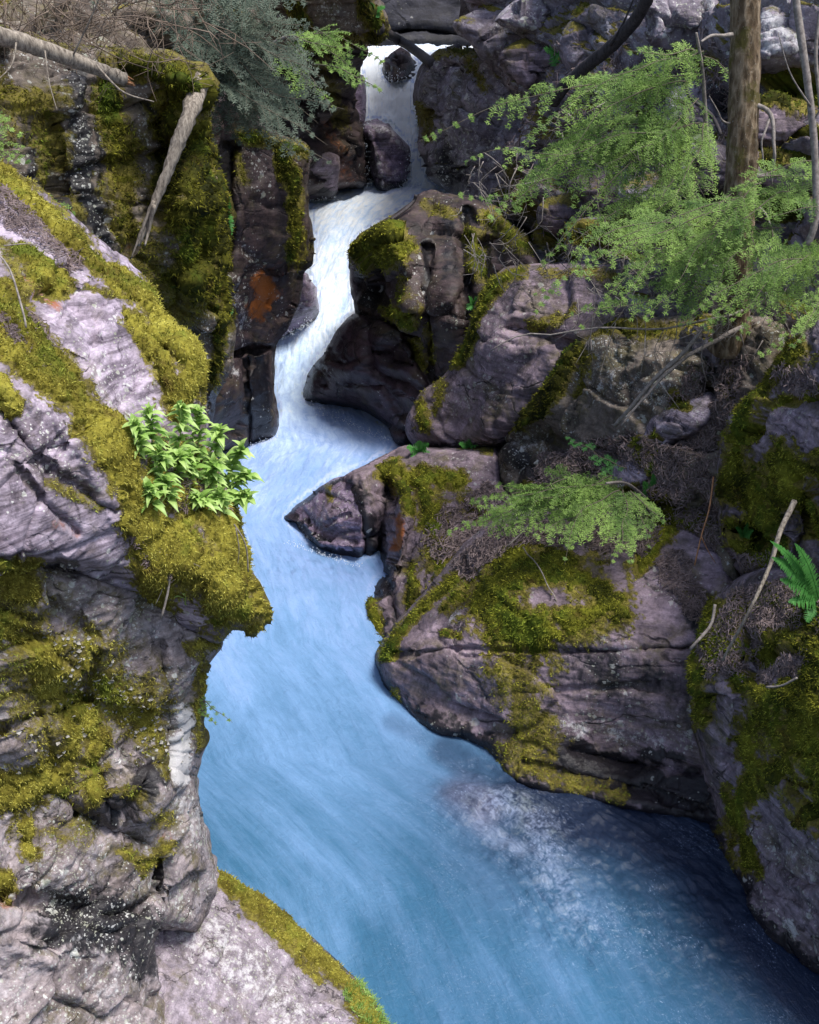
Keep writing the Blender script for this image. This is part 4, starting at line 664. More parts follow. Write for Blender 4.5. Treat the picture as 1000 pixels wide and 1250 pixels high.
def water_mat():
    m, t = nt('milky_glacial_water'); b = NB(t); v = b.n('ShaderNodeAttribute', attribute_name='flow').outputs['Vector']; ob = coords(b)
    s1 = b.noise(b.mapv(v, (9, 1.3, 1)), 1., 6, .65, .5); s2 = b.noise(b.mapv(v, (42, 5, 1)), 1., 5, .65, .6); s3 = b.noise(b.mapv(v, (110, 22, 1)), 1., 4, .7, .4)
    lg = b.noise(b.mapv(v, (1.5, .5, 1)), 1., 4, .6, .8)
    f = b.math('ADD', b.attr('foam'), b.math('MULTIPLY', b.math('SUBTRACT', s1, .5), .28))
    fr = b.noise(b.mapv(v, (7, 3.2, 1)), 1., 7, .7, 1.); f = b.math('ADD', f, b.math('MULTIPLY', b.math('SUBTRACT', fr, .5), b.math('ADD', .12, b.math('MULTIPLY', b.attr('foam'), .55))))
    f = b.math('ADD', f, b.math('MULTIPLY', b.math('SUBTRACT', s2, .5), .12)); f = b.math('ADD', f, b.math('MULTIPLY', b.math('SUBTRACT', lg, .5), .28))
    c = b.ramp(f, [(0., (.045, .145, .26)), (.3, (.17, .32, .56)), (.55, (.31, .45, .78)), (.78, (.60, .76, .98)), (.96, (.92, .965, 1.))])
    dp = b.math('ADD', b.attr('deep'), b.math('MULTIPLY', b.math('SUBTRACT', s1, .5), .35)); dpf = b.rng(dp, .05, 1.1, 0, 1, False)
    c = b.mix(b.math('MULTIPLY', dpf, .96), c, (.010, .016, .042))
    c = b.mix(b.math('MULTIPLY', b.attr('red'), .55), c, (.09, .05, .07))
    # bubbles and foam flecks
    fl = b.noise(b.mapv(v, (38, 15, 1)), 1., 5, .75, 1.4); gate = b.rng(b.noise(ob, 2.1, 4, .6, .5), .42, .66)
    choppy = b.rng(b.math('MAXIMUM', b.attr('deep'), b.attr('white')), .05, .6)
    fl2 = b.noise(b.mapv(v, (85, 48, 1)), 1., 3, .7, .8)
    fk = b.math('MULTIPLY', b.rng(fl2, .58, .70), b.math('MULTIPLY', gate, b.math('ADD', .15, b.math('MULTIPLY', choppy, .65))))
    c = b.mix(fk, c, (.50, .62, .88))
    wm = b.rng(b.math('ADD', b.attr('white'), b.math('MULTIPLY', b.math('SUBTRACT', fl, .5), .8)), .22, 1.0)
    c = b.mix(b.math('MULTIPLY', wm, b.rng(b.attr('foam'), .1, .5, .55, .95)), c, b.mix(b.rng(b.noise(ob, 2.6, 3, .5), .5, .7), (.50, .60, .86), (.42, .50, .45)))  # greenish tint in the foam paints in reflected moss
    hh = b.math('ADD', s1, b.math('MULTIPLY', s2, .18)); hh = b.math('ADD', hh, b.math('MULTIPLY', s3, .1)); hh = b.math('ADD', hh, b.math('MULTIPLY', b.math('ADD', b.noise(ob, 14, 5, .65, .8), fr), .6))
    rg = b.math('ADD', .28, b.math('MULTIPLY', b.attr('foam'), .5))
    b.out(b.bsdf(c, rg, b.bump(hh, .55, .035), spec=.35)); return m
WATER = water_mat(); water()

def spray():
    g = []; rg = np.random.default_rng(4)
    for (x0, y0, x1, y1, D, n, rad) in ((442, 232, 520, 236, 25.9, 500, 10), (444, 150, 446, 230, 25.6, 140, 5), (500, 190, 508, 236, 25.8, 160, 6), (368, 498, 480, 545, 16.6, 420, 6), (345, 415, 386, 398, 19.6, 160, 6), (302, 548, 340, 538, 15.6, 120, 4), (466, 100, 512, 103, 28.4, 160, 5), (350, 664, 440, 694, 12.1, 160, 3), (372, 246, 410, 244, 24.3, 120, 5)):
        u = rg.random(n); px = x0+(x1-x0)*u+rg.normal(size=n)*rad*.8; py = y0+(y1-y0)*u-np.abs(rg.normal(size=n))*rad; dd = D+rg.normal(size=n)*.15
        if x0 in (368, 350, 302, 600): a_ = -PITCH+np.arctan((625-(y0+(y1-y0)*u))/F); dd = (6-.12)/np.tan(-a_)-.1
        P = at(px, py, dd); k = pxm(dd)*rg.uniform(.25, .75, n); g.append((P, k))
    P = np.concatenate([a for a, b in g]); k = np.concatenate([b for a, b in g])[:, None, None]; oc = np.array([[1, 0, 0], [-1, 0, 0], [0, 1, 0], [0, -1, 0], [0, 0, 1.3], [0, 0, -1.3]], float)
    V = (P[:, None]+oc[None]*k).reshape(-1, 3); f = np.array([[0, 2, 4], [2, 1, 4], [1, 3, 4], [3, 0, 4], [2, 0, 5], [1, 2, 5], [3, 1, 5], [0, 3, 5]])
    m, t = nt('spray_drops'); b = NB(t); b.out(b.bsdf((.9, .95, 1.), .3))
    o = mkmesh('spray', V, [(f[None]+6*np.arange(len(P))[:, None, None]).reshape(-1, 3)], m); tag(o, 'white water drops flying up around the rocks in the rapids', 'water spray', None, 'stuff')
spray()

# ------------------------------------------------------------------ plants, logs, sticks, litter
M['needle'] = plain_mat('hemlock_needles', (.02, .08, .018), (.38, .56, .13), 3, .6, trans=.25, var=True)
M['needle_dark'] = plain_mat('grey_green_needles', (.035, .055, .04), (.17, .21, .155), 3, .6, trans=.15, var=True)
M['brown'] = plain_mat('brown_twig', (.07, .05, .035), (.30, .23, .18), 30, .85, var=True)
M['boughwood'] = plain_mat('bough_wood', (.06, .05, .035), (.20, .17, .13), 30, .85, var=True)
M['twig'] = plain_mat('grey_twig', (.13, .11, .10), (.36, .32, .29), 30, .85, (1, 1, 1))
M['deadwood'] = plain_mat('weathered_wood', (.07, .055, .045), (.46, .40, .33), 22, .85, (2, 2, .5), .015)
M['blackwood'] = plain_mat('dark_damp_wood', (.02, .018, .02), (.09, .08, .085), 10, .7, (3, 3, .5), .012)
M['break'] = plain_mat('fresh_broken_wood', (.22, .09, .04), (.55, .30, .16), 20, .8, (3, 3, .6))
M['leaf'] = plain_mat('bright_leaf', (.19, .38, .05), (.66, .84, .30), 9, .42, trans=.35, var=True, spec=.4)
M['leafold'] = plain_mat('yellowing_leaf', (.38, .30, .06), (.62, .50, .12), 9, .5, trans=.3, var=True)
M['fern'] = plain_mat('fern_green', (.03, .14, .03), (.12, .36, .08), 9, .5, trans=.3, var=True)
M['litter'] = plain_mat('needle_and_twig_litter', (.05, .035, .035), (.36, .28, .27), 9, .9, var=True)
def bark_mat():
    m, t = nt('scaly_bark'); b = NB(t); v = coords(b)
    n = b.noise(b.mapv(v, (9, 9, 2.5)), 2.2, 8, .7, .5); p = b.vor(b.mapv(v, (16, 16, 6)), 1.3); n2 = b.noise(v, 40, 5, .7)
    c = b.ramp(b.math('ADD', b.math('MULTIPLY', n, .8), b.math('MULTIPLY', p, .25)), [(.3, (.025, .014, .008)), (.5, (.13, .088, .05)), (.68, (.36, .28, .19))])
    c = b.mix(b.rng(b.noise(v, 3, 5, .7), .52, .66), c, (.10, .085, .02)); c = b.mix(b.math('MULTIPLY', b.rng(n2, .6, .72), .8), c, (.45, .44, .38))
    b.out(b.bsdf(c, .9, b.bump(b.math('ADD', n, b.math('MULTIPLY', p, .7)), 1., .03))); return m
M['bark'] = bark_mat()
def tube_geo(P, r, ns=7, rough=.0, rf=8.):
    P = np.asarray(P, float); n = len(P); r = np.broadcast_to(np.asarray(r, float), (n,)); T = np.gradient(P, axis=0); T /= np.linalg.norm(T, axis=1)[:, None]+1e-9
    h = np.array([0, 0, 1.]) if abs(T[:, 2]).mean() < .8 else np.array([1., 0, 0]); A = np.cross(T, h); A /= np.linalg.norm(A, axis=1)[:, None]+1e-9; B = np.cross(T, A)
    a = np.arange(ns)*2*PI/ns; V = P[:, None]+r[:, None, None]*(np.cos(a)[None, :, None]*A[:, None]+np.sin(a)[None, :, None]*B[:, None])
    V = V.reshape(-1, 3)
    if rough: 
        c = np.repeat(P, ns, 0); d = V-c; V = c+d*(1+rough*fbm(np.c_[V*rf], 3))[:, None]
    i = np.arange(n-1)[:, None]*ns+np.arange(ns)[None]; j = np.arange(n-1)[:, None]*ns+(np.arange(ns)[None]+1) % ns
    q = np.stack([i, j, j+ns, i+ns], -1).reshape(-1, 4)
    V = np.vstack([V, P[0], P[-1]]); k = np.arange(ns); t3 = np.concatenate([np.stack([(k+1) % ns, k, np.full(ns, n*ns)], 1), np.stack([(n-1)*ns+k, (n-1)*ns+(k+1) % ns, np.full(ns, n*ns+1)], 1)])
    return V, q, t3
class Geo:
    def __init__(s): s.V = []; s.F = []; s.var = []; s.n = 0
    def add(s, V, fs, var=.5):
        s.V.append(V); s.F += [f+s.n for f in fs]; s.var.append(np.broadcast_to(var, (len(V),))); s.n += len(V)
    def tube(s, P, r, ns=6, rough=0., rf=8., var=.5): V, q, t = tube_geo(P, r, ns, rough, rf); s.add(V, [q, t], var)
    def build(s, name, mat, parent=None, sm=True, origin=None): return mkmesh(name, np.vstack(s.V), s.F, mat, parent, dict(var=np.concatenate(s.var)), sm, origin=origin)
def curve3(pts, n=14, jit=0.):
    """pts: (px,py,D) control points -> smooth 3-D polyline"""
    P = at(*np.array(pts, float).T); S = spline(P, False, 1e9); k = len(P); t = np.linspace(0, k-1, n)
    out = []
    for x in t:
        i = min(int(x), k-2); u = x-i; p0, p1, p2, p3 = P[max(i-1, 0)], P[i], P[i+1], P[min(i+2, k-1)]
        out.append(.5*((2*p1)+(-p0+p2)*u+(2*p0-5*p1+4*p2-p3)*u*u+(-p0+3*p1-3*p2+p3)*u**3))
    out = np.array(out)
    if jit: out += jit*np.stack([fbm(out*3+i*7, 2) for i in range(3)], 1)
    return out
def stick(name, label, cat, pts, rpx, mat, n=16, ns=7, rough=.25, twigs=(), group=None, jit=.0, taper=(1, 1), brk=None, lay=True):
    D = np.array(pts)[:, 2].mean(); rr0 = rpx*float(pxm(D)); pts = [(a_, b_, min(c_, front(a_, b_)-rr0*.7) if lay else c_) for a_, b_, c_ in pts]; twigs = [([(a_, b_, min(c_, front(a_, b_)-.01) if lay else c_) for a_, b_, c_ in q_], r_) for q_, r_ in twigs]
    P = curve3(pts, n, jit); r = rpx*float(pxm(D))*np.linspace(taper[0], taper[1], n)
    g = Geo(); g.tube(P, r, ns, rough, 4/ r.mean()**.5)
    o = g.build(name, mat, None); tag(o, label, cat, group)
    for tw in twigs:
        g = Geo(); Q = curve3(tw[0], 10, jit*.5); g.tube(Q, np.linspace(1, .35, 10)*tw[1]*float(pxm(D)), 5, .2, 20); g.build('side_twig', mat, o)
    if brk is not None:
        g = Geo(); c = P[brk]; T = P[brk]-P[brk-1 if brk else 1]; T /= np.linalg.norm(T)
        bV = []; 
        for i in range(9):
            a = RNG.uniform(0, 2*PI); A, B = onb(T[None]); off = (A[0]*math.cos(a)+B[0]*math.sin(a))*r[brk]*.55; g.tube(np.array([c+off*.9-T*r[brk]*.5, c+off, c+off*.8+T*r[brk]*RNG.uniform(.8, 2.6)]), np.array([.32, .26, .04])*r[brk], 5)
        g.build('splintered_end', M['break'], o)
    return o
def needles(P, T, S, ln, wd, g, var):
    """flat rows of needles either side of points P, twig direction T, in-plane side S"""
    for sg in (-1, 1):
        n = len(P); d = T*.5+S*sg*.85+.22*RNG.normal(size=(n, 3)); d /= np.linalg.norm(d, axis=1)[:, None]; l = (ln*RNG.uniform(.7, 1.2, n))[:, None]
        V = np.empty((n, 3, 3)); V[:, 0] = P-T*wd*.5; V[:, 1] = P+T*wd*.5; V[:, 2] = P+d*l
        g.add(V.reshape(-1, 3), [np.arange(3*n).reshape(-1, 3)], np.repeat(np.broadcast_to(var, (n,)), 3))
def bough(parent, p0, p1, wpx, droop=.25, mat=None, up=(0, -.62, .78), dens=1., tm=None, sag=.25, fill=.8, gap=.25):
    P0, P1 = at(*p0), at(*p1); D = (p0[2]+p1[2])/2; px_ = float(pxm(D)); L = np.linalg.norm(P1-P0); W = wpx*px_
    n = 26; t = np.linspace(0, 1, n)[:, None]; up = np.array(up)+.28*RNG.normal(size=3); up /= np.linalg.norm(up)
    ax = P0+(P1-P0)*t+np.array([0, 0, 1])*droop*L*(t-t**2)*1.6; sv = np.cross(P1-P0, up); sv /= np.linalg.norm(sv)+1e-9; ax += sv*RNG.uniform(-.16, .16)*L*np.sin(PI*t); ax += .05*L*np.stack([perlin(np.c_[t[:, 0]*3, t[:, 0]*0+RNG.uniform(0, 90), t[:, 0]*0]) for _ in range(3)], 1)
    st = Geo(); st.tube(ax, np.linspace(.85, .25, n)*px_, 5); fg = Geo(); na = max(6, int(L/(9.*px_)*dens)); T = np.gradient(ax, axis=0); T /= np.linalg.norm(T, axis=1)[:, None]
    step = 2.1*px_; nl, nw = 3.6*px_, 1.35*px_
    vb = RNG.uniform(-.25, .25)
    for i in range(na):
        u = (i+.5)/na*.97; k = min(int(u*(n-1)), n-2); f_ = u*(n-1)-k; B = ax[k]*(1-f_)+ax[k+1]*f_; Tm = T[k]; Sd = np.cross(Tm, up); Sd /= np.linalg.norm(Sd)
        for sg in (-1, 1):
            if RNG.random() < gap: continue
            l = W*(.22+1.0*math.sin(PI*min(1, (u+.12)**.75))**.8)*RNG.uniform(.35, 1.2)*(1.05-u*.35); m = max(4, int(l/step)); s_ = (np.arange(m)/m)[:, None]
            ang = RNG.uniform(.65, .95); d = Sd*sg*math.sin(ang)+Tm*math.cos(ang); d = d+.12*RNG.normal(size=3)
            Q = B+d*l*s_+np.array([0, 0, -1])*sag*l*s_**2; Tq = np.gradient(Q, axis=0) if m > 1 else np.repeat(d[None], m, 0); Tq /= np.linalg.norm(Tq, axis=1)[:, None]+1e-9
            v0 = RNG.uniform(.0, .9)+vb
            if l > 14*px_: st.tube(Q[::max(1, m//5)], np.linspace(.4, .2, len(Q[::max(1, m//5)]))*px_, 3)
            Sq = np.cross(Tq, up); Sq /= np.linalg.norm(Sq, axis=1)[:, None]+1e-9
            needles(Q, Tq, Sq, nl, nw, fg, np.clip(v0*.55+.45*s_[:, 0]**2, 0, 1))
            sp_ = max(2, int(round(2.3/fill)))
            for j in range(1, m, sp_):
                sj = j/m; l2 = l*.42*(1-sj)**.7*RNG.uniform(.5, 1.1)+3*px_; m2 = max(2, int(l2/step)); s2 = (np.arange(m2)/m2)[:, None]
                for s3 in (-1, 1):
                    a2 = RNG.uniform(.6, .95); d2 = Sq[j]*s3*math.sin(a2)+Tq[j]*math.cos(a2)+.10*RNG.normal(size=3)
                    Q2 = Q[j]+d2*l2*s2+np.array([0, 0, -1])*.2*l2*s2**2; T2 = np.repeat((d2/np.linalg.norm(d2))[None], m2, 0); S2 = np.cross(T2, up); S2 /= np.linalg.norm(S2, axis=1)[:, None]+1e-9
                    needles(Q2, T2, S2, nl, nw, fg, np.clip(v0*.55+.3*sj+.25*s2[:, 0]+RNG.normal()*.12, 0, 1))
    b = st.build('bough', tm or M['boughwood'], parent); fg.build('foliage', mat or M['needle'], b, False); return b
# conifer on the right bank
tr = thing('hemlock_tree', 'tall conifer with scaly brown trunk rooted among rocks, upper right', 'tree', at(893, 425, 10.2))
P = curve3([(914, -140, 10.1), (911, 0, 10.1), (908, 120, 10.05), (904, 225, 10.), (898, 330, 10.), (893, 425, 10.15)], 60); g = Geo(); rr_ = np.interp(np.linspace(0, 1, 60), [0, .6, .9, 1], [.118, .135, .15, .22]); V, q, t3 = tube_geo(P, rr_, 40, .16, 9.); g.add(V, [q, t3]); g.build('trunk', M['bark'], tr)
for tw, r0 in (([(918, 128, 10.), (940, 140, 9.9), (944, 180, 9.8), (941, 228, 9.8)], 3.2), ([(940, 142, 9.9), (930, 170, 9.8), (934, 215, 9.8)], 1.6), ([(893, 42, 10.), (872, 44, 9.8), (855, 50, 9.7)], 2.6), ([(893, 150, 10), (880, 146, 9.9), (868, 120, 9.8)], 1.2), ([(918, 250, 9.9), (935, 262, 9.8), (948, 300, 9.7)], 1.6), ([(905, 400, 9.9), (850, 430, 9.6), (800, 470, 9.4), (760, 520, 9.3)], 3.), ([(905, 380, 9.9), (820, 400, 9.6), (740, 400, 9.4), (640, 410, 9.4), (600, 430, 9.4)], 1.5)):
    g = Geo(); Q = curve3(tw, 16, .04); g.tube(Q, np.linspace(1, .4, 16)*r0*float(pxm(10)), 6, .25, 12); ob_ = g.build('dead_branch', M['twig'], tr)
for a in (((930, 222, 9.2), (868, 300, 8.9), 32), ((885, 245, 9.3), (935, 350, 8.9), 30), ((945, 280, 9.2), (878, 395, 8.8), 32), ((965, 232, 9.3), (850, 330, 8.9), 36), ((935, 290, 9.3), (868, 425, 8.8), 38), ((1020, 310, 9.1), (840, 390, 8.6), 38), ((1050, 350, 9.), (960, 430, 8.4), 36), ((890, 340, 9.6), (690, 385, 9.2), 34), ((910, 270, 9.7), (760, 330, 9.2), 36), ((1010, 222, 9.6), (838, 292, 8.9), 35), ((985, 240, 9.5), (700, 345, 9.), 32), ((920, 262, 9.7), (640, 372, 9.1), 28), ((930, 300, 9.6), (742, 395, 8.9), 34), ((960, 320, 9.5), (850, 405, 8.7), 34), ((1010, 300, 9.3), (880, 398, 8.6), 35), ((1040, 330, 9.2), (925, 440, 8.5), 34), ((1060, 230, 9.5), (930, 265, 8.9), 34), ((905, 240, 9.8), (800, 330, 9.2), 31), ((1050, 270, 9.3), (990, 370, 8.7), 31), ((900, 330, 9.8), (965, 452, 8.9), 21), ((1070, 380, 9), (950, 405, 8.6), 26), ((880, 290, 9.8), (650, 395, 9.3), 34), ((880, 320, 9.8), (700, 405, 9.2), 31), ((890, 300, 9.6), (780, 410, 9.), 35), ((960, 280, 9.4), (820, 350, 8.9), 35), ((1000, 350, 9.2), (900, 420, 8.6), 31), ((1030, 200, 9.5), (900, 238, 9.1), 28)):
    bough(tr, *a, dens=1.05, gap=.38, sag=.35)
sap = thing('young_hemlock', 'fine drooping pale green hemlock spreading left of the tree trunk', 'tree', at(868, 230, 11.6))
g = Geo(); g.tube(curve3([(868, 230, 11.6), (862, 160, 11.3), (858, 90, 11.2), (850, 40, 11.1)], 14), np.linspace(3.2, 1.4, 14)*float(pxm(11.3)), 7, .2, 10); g.build('stem', M['twig'], sap)
for a in (((858, 62, 11.2), (700, 112, 10.6), 34), ((856, 90, 11.2), (622, 205, 10.7), 40), ((856, 130, 11.3), (515, 178, 11.), 31), ((850, 150, 11.3), (545, 238, 10.8), 40), ((845, 150, 11.3), (590, 292, 10.6), 43), ((842, 150, 11.3), (655, 330, 10.3), 40), ((850, 100, 11.2), (690, 185, 10.6), 37), ((850, 60, 11.2), (760, 60, 10.8), 26), ((858, 70, 11.2), (895, 105, 10.9), 20), ((860, 150, 11.3), (745, 305, 10.2), 32), ((862, 170, 11.3), (800, 300, 10.2), 31), ((850, 120, 11.2), (740, 200, 10.5), 40), ((850, 150, 11.2), (640, 200, 10.7), 39), ((840, 180, 11.2), (620, 260, 10.6), 43), ((830, 210, 11.2), (680, 300, 10.4), 39), ((820, 200, 11.2), (560, 205, 10.9), 34), ((850, 200, 11.2), (830, 330, 10.), 31), ((840, 230, 11), (740, 330, 10.), 34)):
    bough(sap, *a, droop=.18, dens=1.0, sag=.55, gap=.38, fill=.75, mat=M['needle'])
# low hemlock on the great boulder
lo = thing('low_hemlock', 'low spreading green hemlock seedling lying over the great mossy boulder', 'shrub', at(765, 585, 9.6))
g = Geo(); g.tube(curve3([(790, 610, 9.6), (765, 590, 9.3), (740, 590, 9.1)], 10), np.linspace(2.6, 1.6, 10)*float(pxm(9.3)), 6); g.build('stem', M['twig'], lo)
for a in (((765, 570, 9.4), (690, 532, 9.5), 22), ((765, 590, 9.3), (600, 588, 9.2), 32), ((760, 600, 9.2), (560, 640, 9.1), 36), ((750, 610, 9.1), (600, 665, 9.), 30), ((755, 600, 9.1), (690, 690, 8.6), 34), ((760, 600, 9.1), (745, 692, 8.4), 32), ((765, 600, 9.2), (795, 672, 8.5), 26), ((750, 580, 9.3), (640, 612, 9.), 32), ((740, 590, 9.2), (575, 615, 9.1), 32), ((750, 620, 9.), (640, 670, 8.8), 34), ((700, 600, 9.1), (545, 655, 9.2), 34), ((700, 585, 9.2), (570, 610, 9.2), 30), ((770, 600, 9.1), (815, 640, 8.7), 26), ((760, 620, 9.), (770, 690, 8.4), 30)):
    bough(lo, *a, droop=.12, dens=1.1, mat=M['fern'] if a[2] == 22 else M['needle'])
# dark conifer above the gorge on the left
dc = thing('dark_conifer', 'grey green conifer hanging over the gorge wall left of the waterfall', 'tree', at(235, 60, 12.6))
g = Geo(); g.tube(curve3([(235, 70, 12.6), (245, 20, 12.5), (255, -60, 12.4)], 10), np.linspace(7, 4, 10)*float(pxm(12.6)), 9, .2, 8); g.build('trunk', M['bark'], dc)
k_ = 0
for x0, y0, x1, y1, w_ in ((235, -40, 380, 5, 40), (240, -20, 395, 40, 46), (235, 0, 375, 75, 46), (235, 20, 400, 105, 46), (235, 40, 345, 130, 46), (245, 60, 385, 150, 42), (250, 80, 400, 175, 38), (240, 95, 330, 170, 34), (255, 90, 405, 200, 30), (230, 20, 300, 110, 46), (250, -60, 330, 40, 50), (300, 40, 405, 140, 38), (255, 30, 420, 140, 36), (215, 10, 265, 95, 34), (250, 100, 300, 180, 26), (300, 100, 372, 196, 26), (160, -40, 250, 30, 34), (120, -60, 200, 20, 30), (200, 20, 250, 60, 26), (60, -60, 120, 10, 26)):
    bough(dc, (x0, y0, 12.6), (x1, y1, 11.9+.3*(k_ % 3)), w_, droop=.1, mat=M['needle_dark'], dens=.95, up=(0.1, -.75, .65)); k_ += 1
gc = thing('fresh_conifer', 'small brighter green conifer spray reaching toward the waterfall', 'tree', at(330, 55, 14.5))
g = Geo(); g.tube(curve3([(330, 55, 14.5), (350, 45, 14.4), (370, 50, 14.3)], 8), 2*float(pxm(14.4)), 6); g.build('stem', M['twig'], gc)
for a in (((335, 50, 14.4), (470, 82, 14.), 24), ((345, 50, 14.4), (440, 112, 14.), 26), ((340, 60, 14.4), (415, 135, 14.), 26), ((380, 80, 14.2), (468, 116, 13.8), 14), ((350, 45, 14.4), (430, 60, 14.1), 20)): bough(gc, *a, droop=.15, dens=1.1)
# little conifer twigs at the left edge
lc = thing('edge_conifer', 'small green conifer shoot at the far left edge by the stone wall', 'shrub', at(-60, 180, 7.4))
for a in (((-60, 110, 7.4), (34, 165, 7.2), 30), ((-60, 150, 7.4), (40, 205, 7.2), 28), ((-50, 180, 7.3), (25, 200, 7.1), 24)): bough(lc, *a, droop=.1, dens=1.)
bl_ = thing('creeping_conifer', 'tiny green conifer sprig behind the mossy crest of the purple slab', 'shrub', at(40, 262, 7.3))
for a in (((40, 255, 7.3), (92, 268, 7.2), 16), ((35, 235, 7.3), (80, 252, 7.2), 16)): bough(bl_, *a, droop=.2)
sg_ = thing('hanging_sprig', 'tiny green sprig poking from the cliff over the blue water', 'shrub', at(246, 855, 5.5))
for a in (((243, 850, 5.5), (284, 882, 5.4), 7), ((243, 856, 5.5), (266, 884, 5.4), 6)): bough(sg_, *a, droop=.1, fill=.6)
# ferns
def fern(cx, cy, D, fr, label, sc=1.):
    D = min(D+.6, front(cx, cy)+.01)
    t = thing('fern', label, 'fern', at(cx, cy, D), 'ferns on the banks')
    for (dx, dy, ln) in fr:
        P0 = at(cx, cy, D); tip = at(cx+dx, cy+dy, D-.12); n = 12; u = np.linspace(0, 1, n)[:, None]; L = np.linalg.norm(tip-P0); A = P0+(tip-P0)*u+np.array([0, -.3, 1])*L*.35*(u-u*u)
        g = Geo(); px_ = float(pxm(D)); g.tube(A, np.linspace(.7, .3, n)*px_, 3); T = np.gradient(A, axis=0); T /= np.linalg.norm(T, axis=1)[:, None]; upv = np.array([0, -.7, .7])
        m = max(6, int(L/(2.6*px_)))
        for i in range(m):
            s = (i+1.)/m; k = min(int(s*(n-1)), n-2); B = A[k]+(A[k+1]-A[k])*(s*(n-1)-k); S = np.cross(T[k], upv); S /= np.linalg.norm(S); l = ln*px_*math.sin(PI*min(1, .18+.82*s))**.8*(1.05-.25*s)
            for sg in (-1, 1):
                d = S*sg+T[k]*.35+.08*RNG.normal(size=3); mm_ = 5; w_ = 1.7*px_; e = np.linspace(0, 1, mm_)[:, None]; C0 = B+d*l*e-np.array([0, 0, .2])*l*e**2; wv = T[k]*w_*(1-e)**.7*(1+.35*(np.arange(mm_)[:, None] % 2))
                V = np.empty((mm_, 2, 3)); V[:, 0] = C0-wv; V[:, 1] = C0+wv; ii = np.arange(mm_-1)*2; g.add(V.reshape(-1, 3), [np.stack([ii, ii+1, ii+3, ii+2], 1)], RNG.random()*.5+.25)
        g.build('frond', M['fern'], t, False)
fern(1000, 735, 6.3, [(-58, -55, 15), (-48, -28, 15), (-38, 0, 14), (-60, -75, 10), (-15, 25, 14), (-30, -72, 12), (20, 0, 14)], 'lush green fern at the right edge above the mossy corner boulder')
fern(797, 618, 9.2, [(-12, -30, 12), (14, -26, 12), (16, 4, 12), (-10, 14, 10), (0, -40, 8)], 'bright small fern beside the low hemlock on the littered slope')
fern(908, 656, 7.8, [(-10, -12, 7), (12, -8, 7), (4, -18, 6)], 'tiny fern in the mossy cleft of the right shoulder')
fern(512, 552, 13.2, [(-16, -6, 8), (12, -10, 8), (0, -14, 8), (14, 4, 7), (-10, 6, 6)], 'small fern tuft in the crack under the long purple boulder')
fern(572, 546, 12.9, [(-12, -4, 6), (14, -5, 6), (2, -9, 6)], 'smallest fern in the crack right under the long purple boulder')
fern(578, 372, 14, [(-8, 6, 6), (6, -10, 6), (-6, -10, 5)], 'tiny fern on the mossy flank of the long purple boulder')
fern(680, 66, 18, [(-16, -6, 9), (14, -8, 9), (-4, 16, 9), (8, 12, 8)], 'blue green fern among boulders at the top, under the dark fallen log')
fern(278, 262, 11, [(2, -22, 6), (4, 10, 6), (5, 26, 6)], 'little fern clinging high to the moss curtain edge')
fern(278, 372, 11.1, [(3, -16, 6), (4, 14, 6)], 'little fern clinging low to the moss curtain edge')
fern(458, 12, 19, [(-14, -6, 7), (12, -2, 7), (4, 10, 6), (-4, -8, 6)], 'bright fern tuft on the overhanging rock above the waterfall')
# leafy plant
def leaf(g, B, d, up, L, W, curl, var):
    m = 7; e = np.linspace(0, 1, m)[:, None]; d = d/np.linalg.norm(d); S = np.cross(d, up); S /= np.linalg.norm(S)+1e-9; N_ = np.cross(S, d)
    C0 = B+d*L*e+N_*L*(.18*np.sin(PI*e*.9))-np.array([0, 0, 1])*curl*L*e**2; w = W*np.sin(PI*np.clip(e, .02, .985)**.72)**.9*.5+.0006
    V = np.empty((m, 3, 3)); V[:, 0] = C0-S*w+N_*w*.35; V[:, 1] = C0; V[:, 2] = C0+S*w+N_*w*.35; i = np.arange(m-1)*3
    g.add(V.reshape(-1, 3), [np.stack([i, i+1, i+4, i+3], 1), np.stack([i+1, i+2, i+5, i+4], 1)], var)
def leafy(bx, by, D, hx, hy, nl, Lp, label, old=0):
    D = min(D+.3, front(bx, by)+.01); base = at(bx, by, D); t = thing('leafy_plant', label, 'plant', base, 'leafy plants on the moss knob'); px_ = float(pxm(D)); top = at(bx+hx, by-hy, D-.06); n = 8; u = np.linspace(0, 1, n)[:, None]
    A = base+(top-base)*u+np.array([.03, -.03, .05])*np.sin(PI*u)*.5; g = Geo(); g.tube(A, np.linspace(1., .5, n)*px_, 5); g.build('stem', M['leaf'], t); g = Geo(); go = Geo()
    for i in range(nl):
        s = .05+.95*(i/nl)**.9; k = min(int(s*(n-1)), n-2); B = A[k]; a = i*2.4+RNG.uniform(-.4, .4); el = RNG.uniform(-.2, 1.1)*(.4+s); d = np.array([math.cos(a)*math.cos(el), math.sin(a)*math.cos(el), math.sin(el)])
        if d[1] > .3: d[1] *= -.6
        leaf(go if i < old else g, B, d, np.array([0, -.3, 1.]), Lp*px_*RNG.uniform(.35, 1.25)*(1.1-.45*s), Lp*px_*.36*RNG.uniform(.55, 1.2), RNG.uniform(-.1, .4), RNG.random())
    g.build('foliage', M['leaf'], t)
    if old: go.build('withered_leaves', M['leafold'], t)
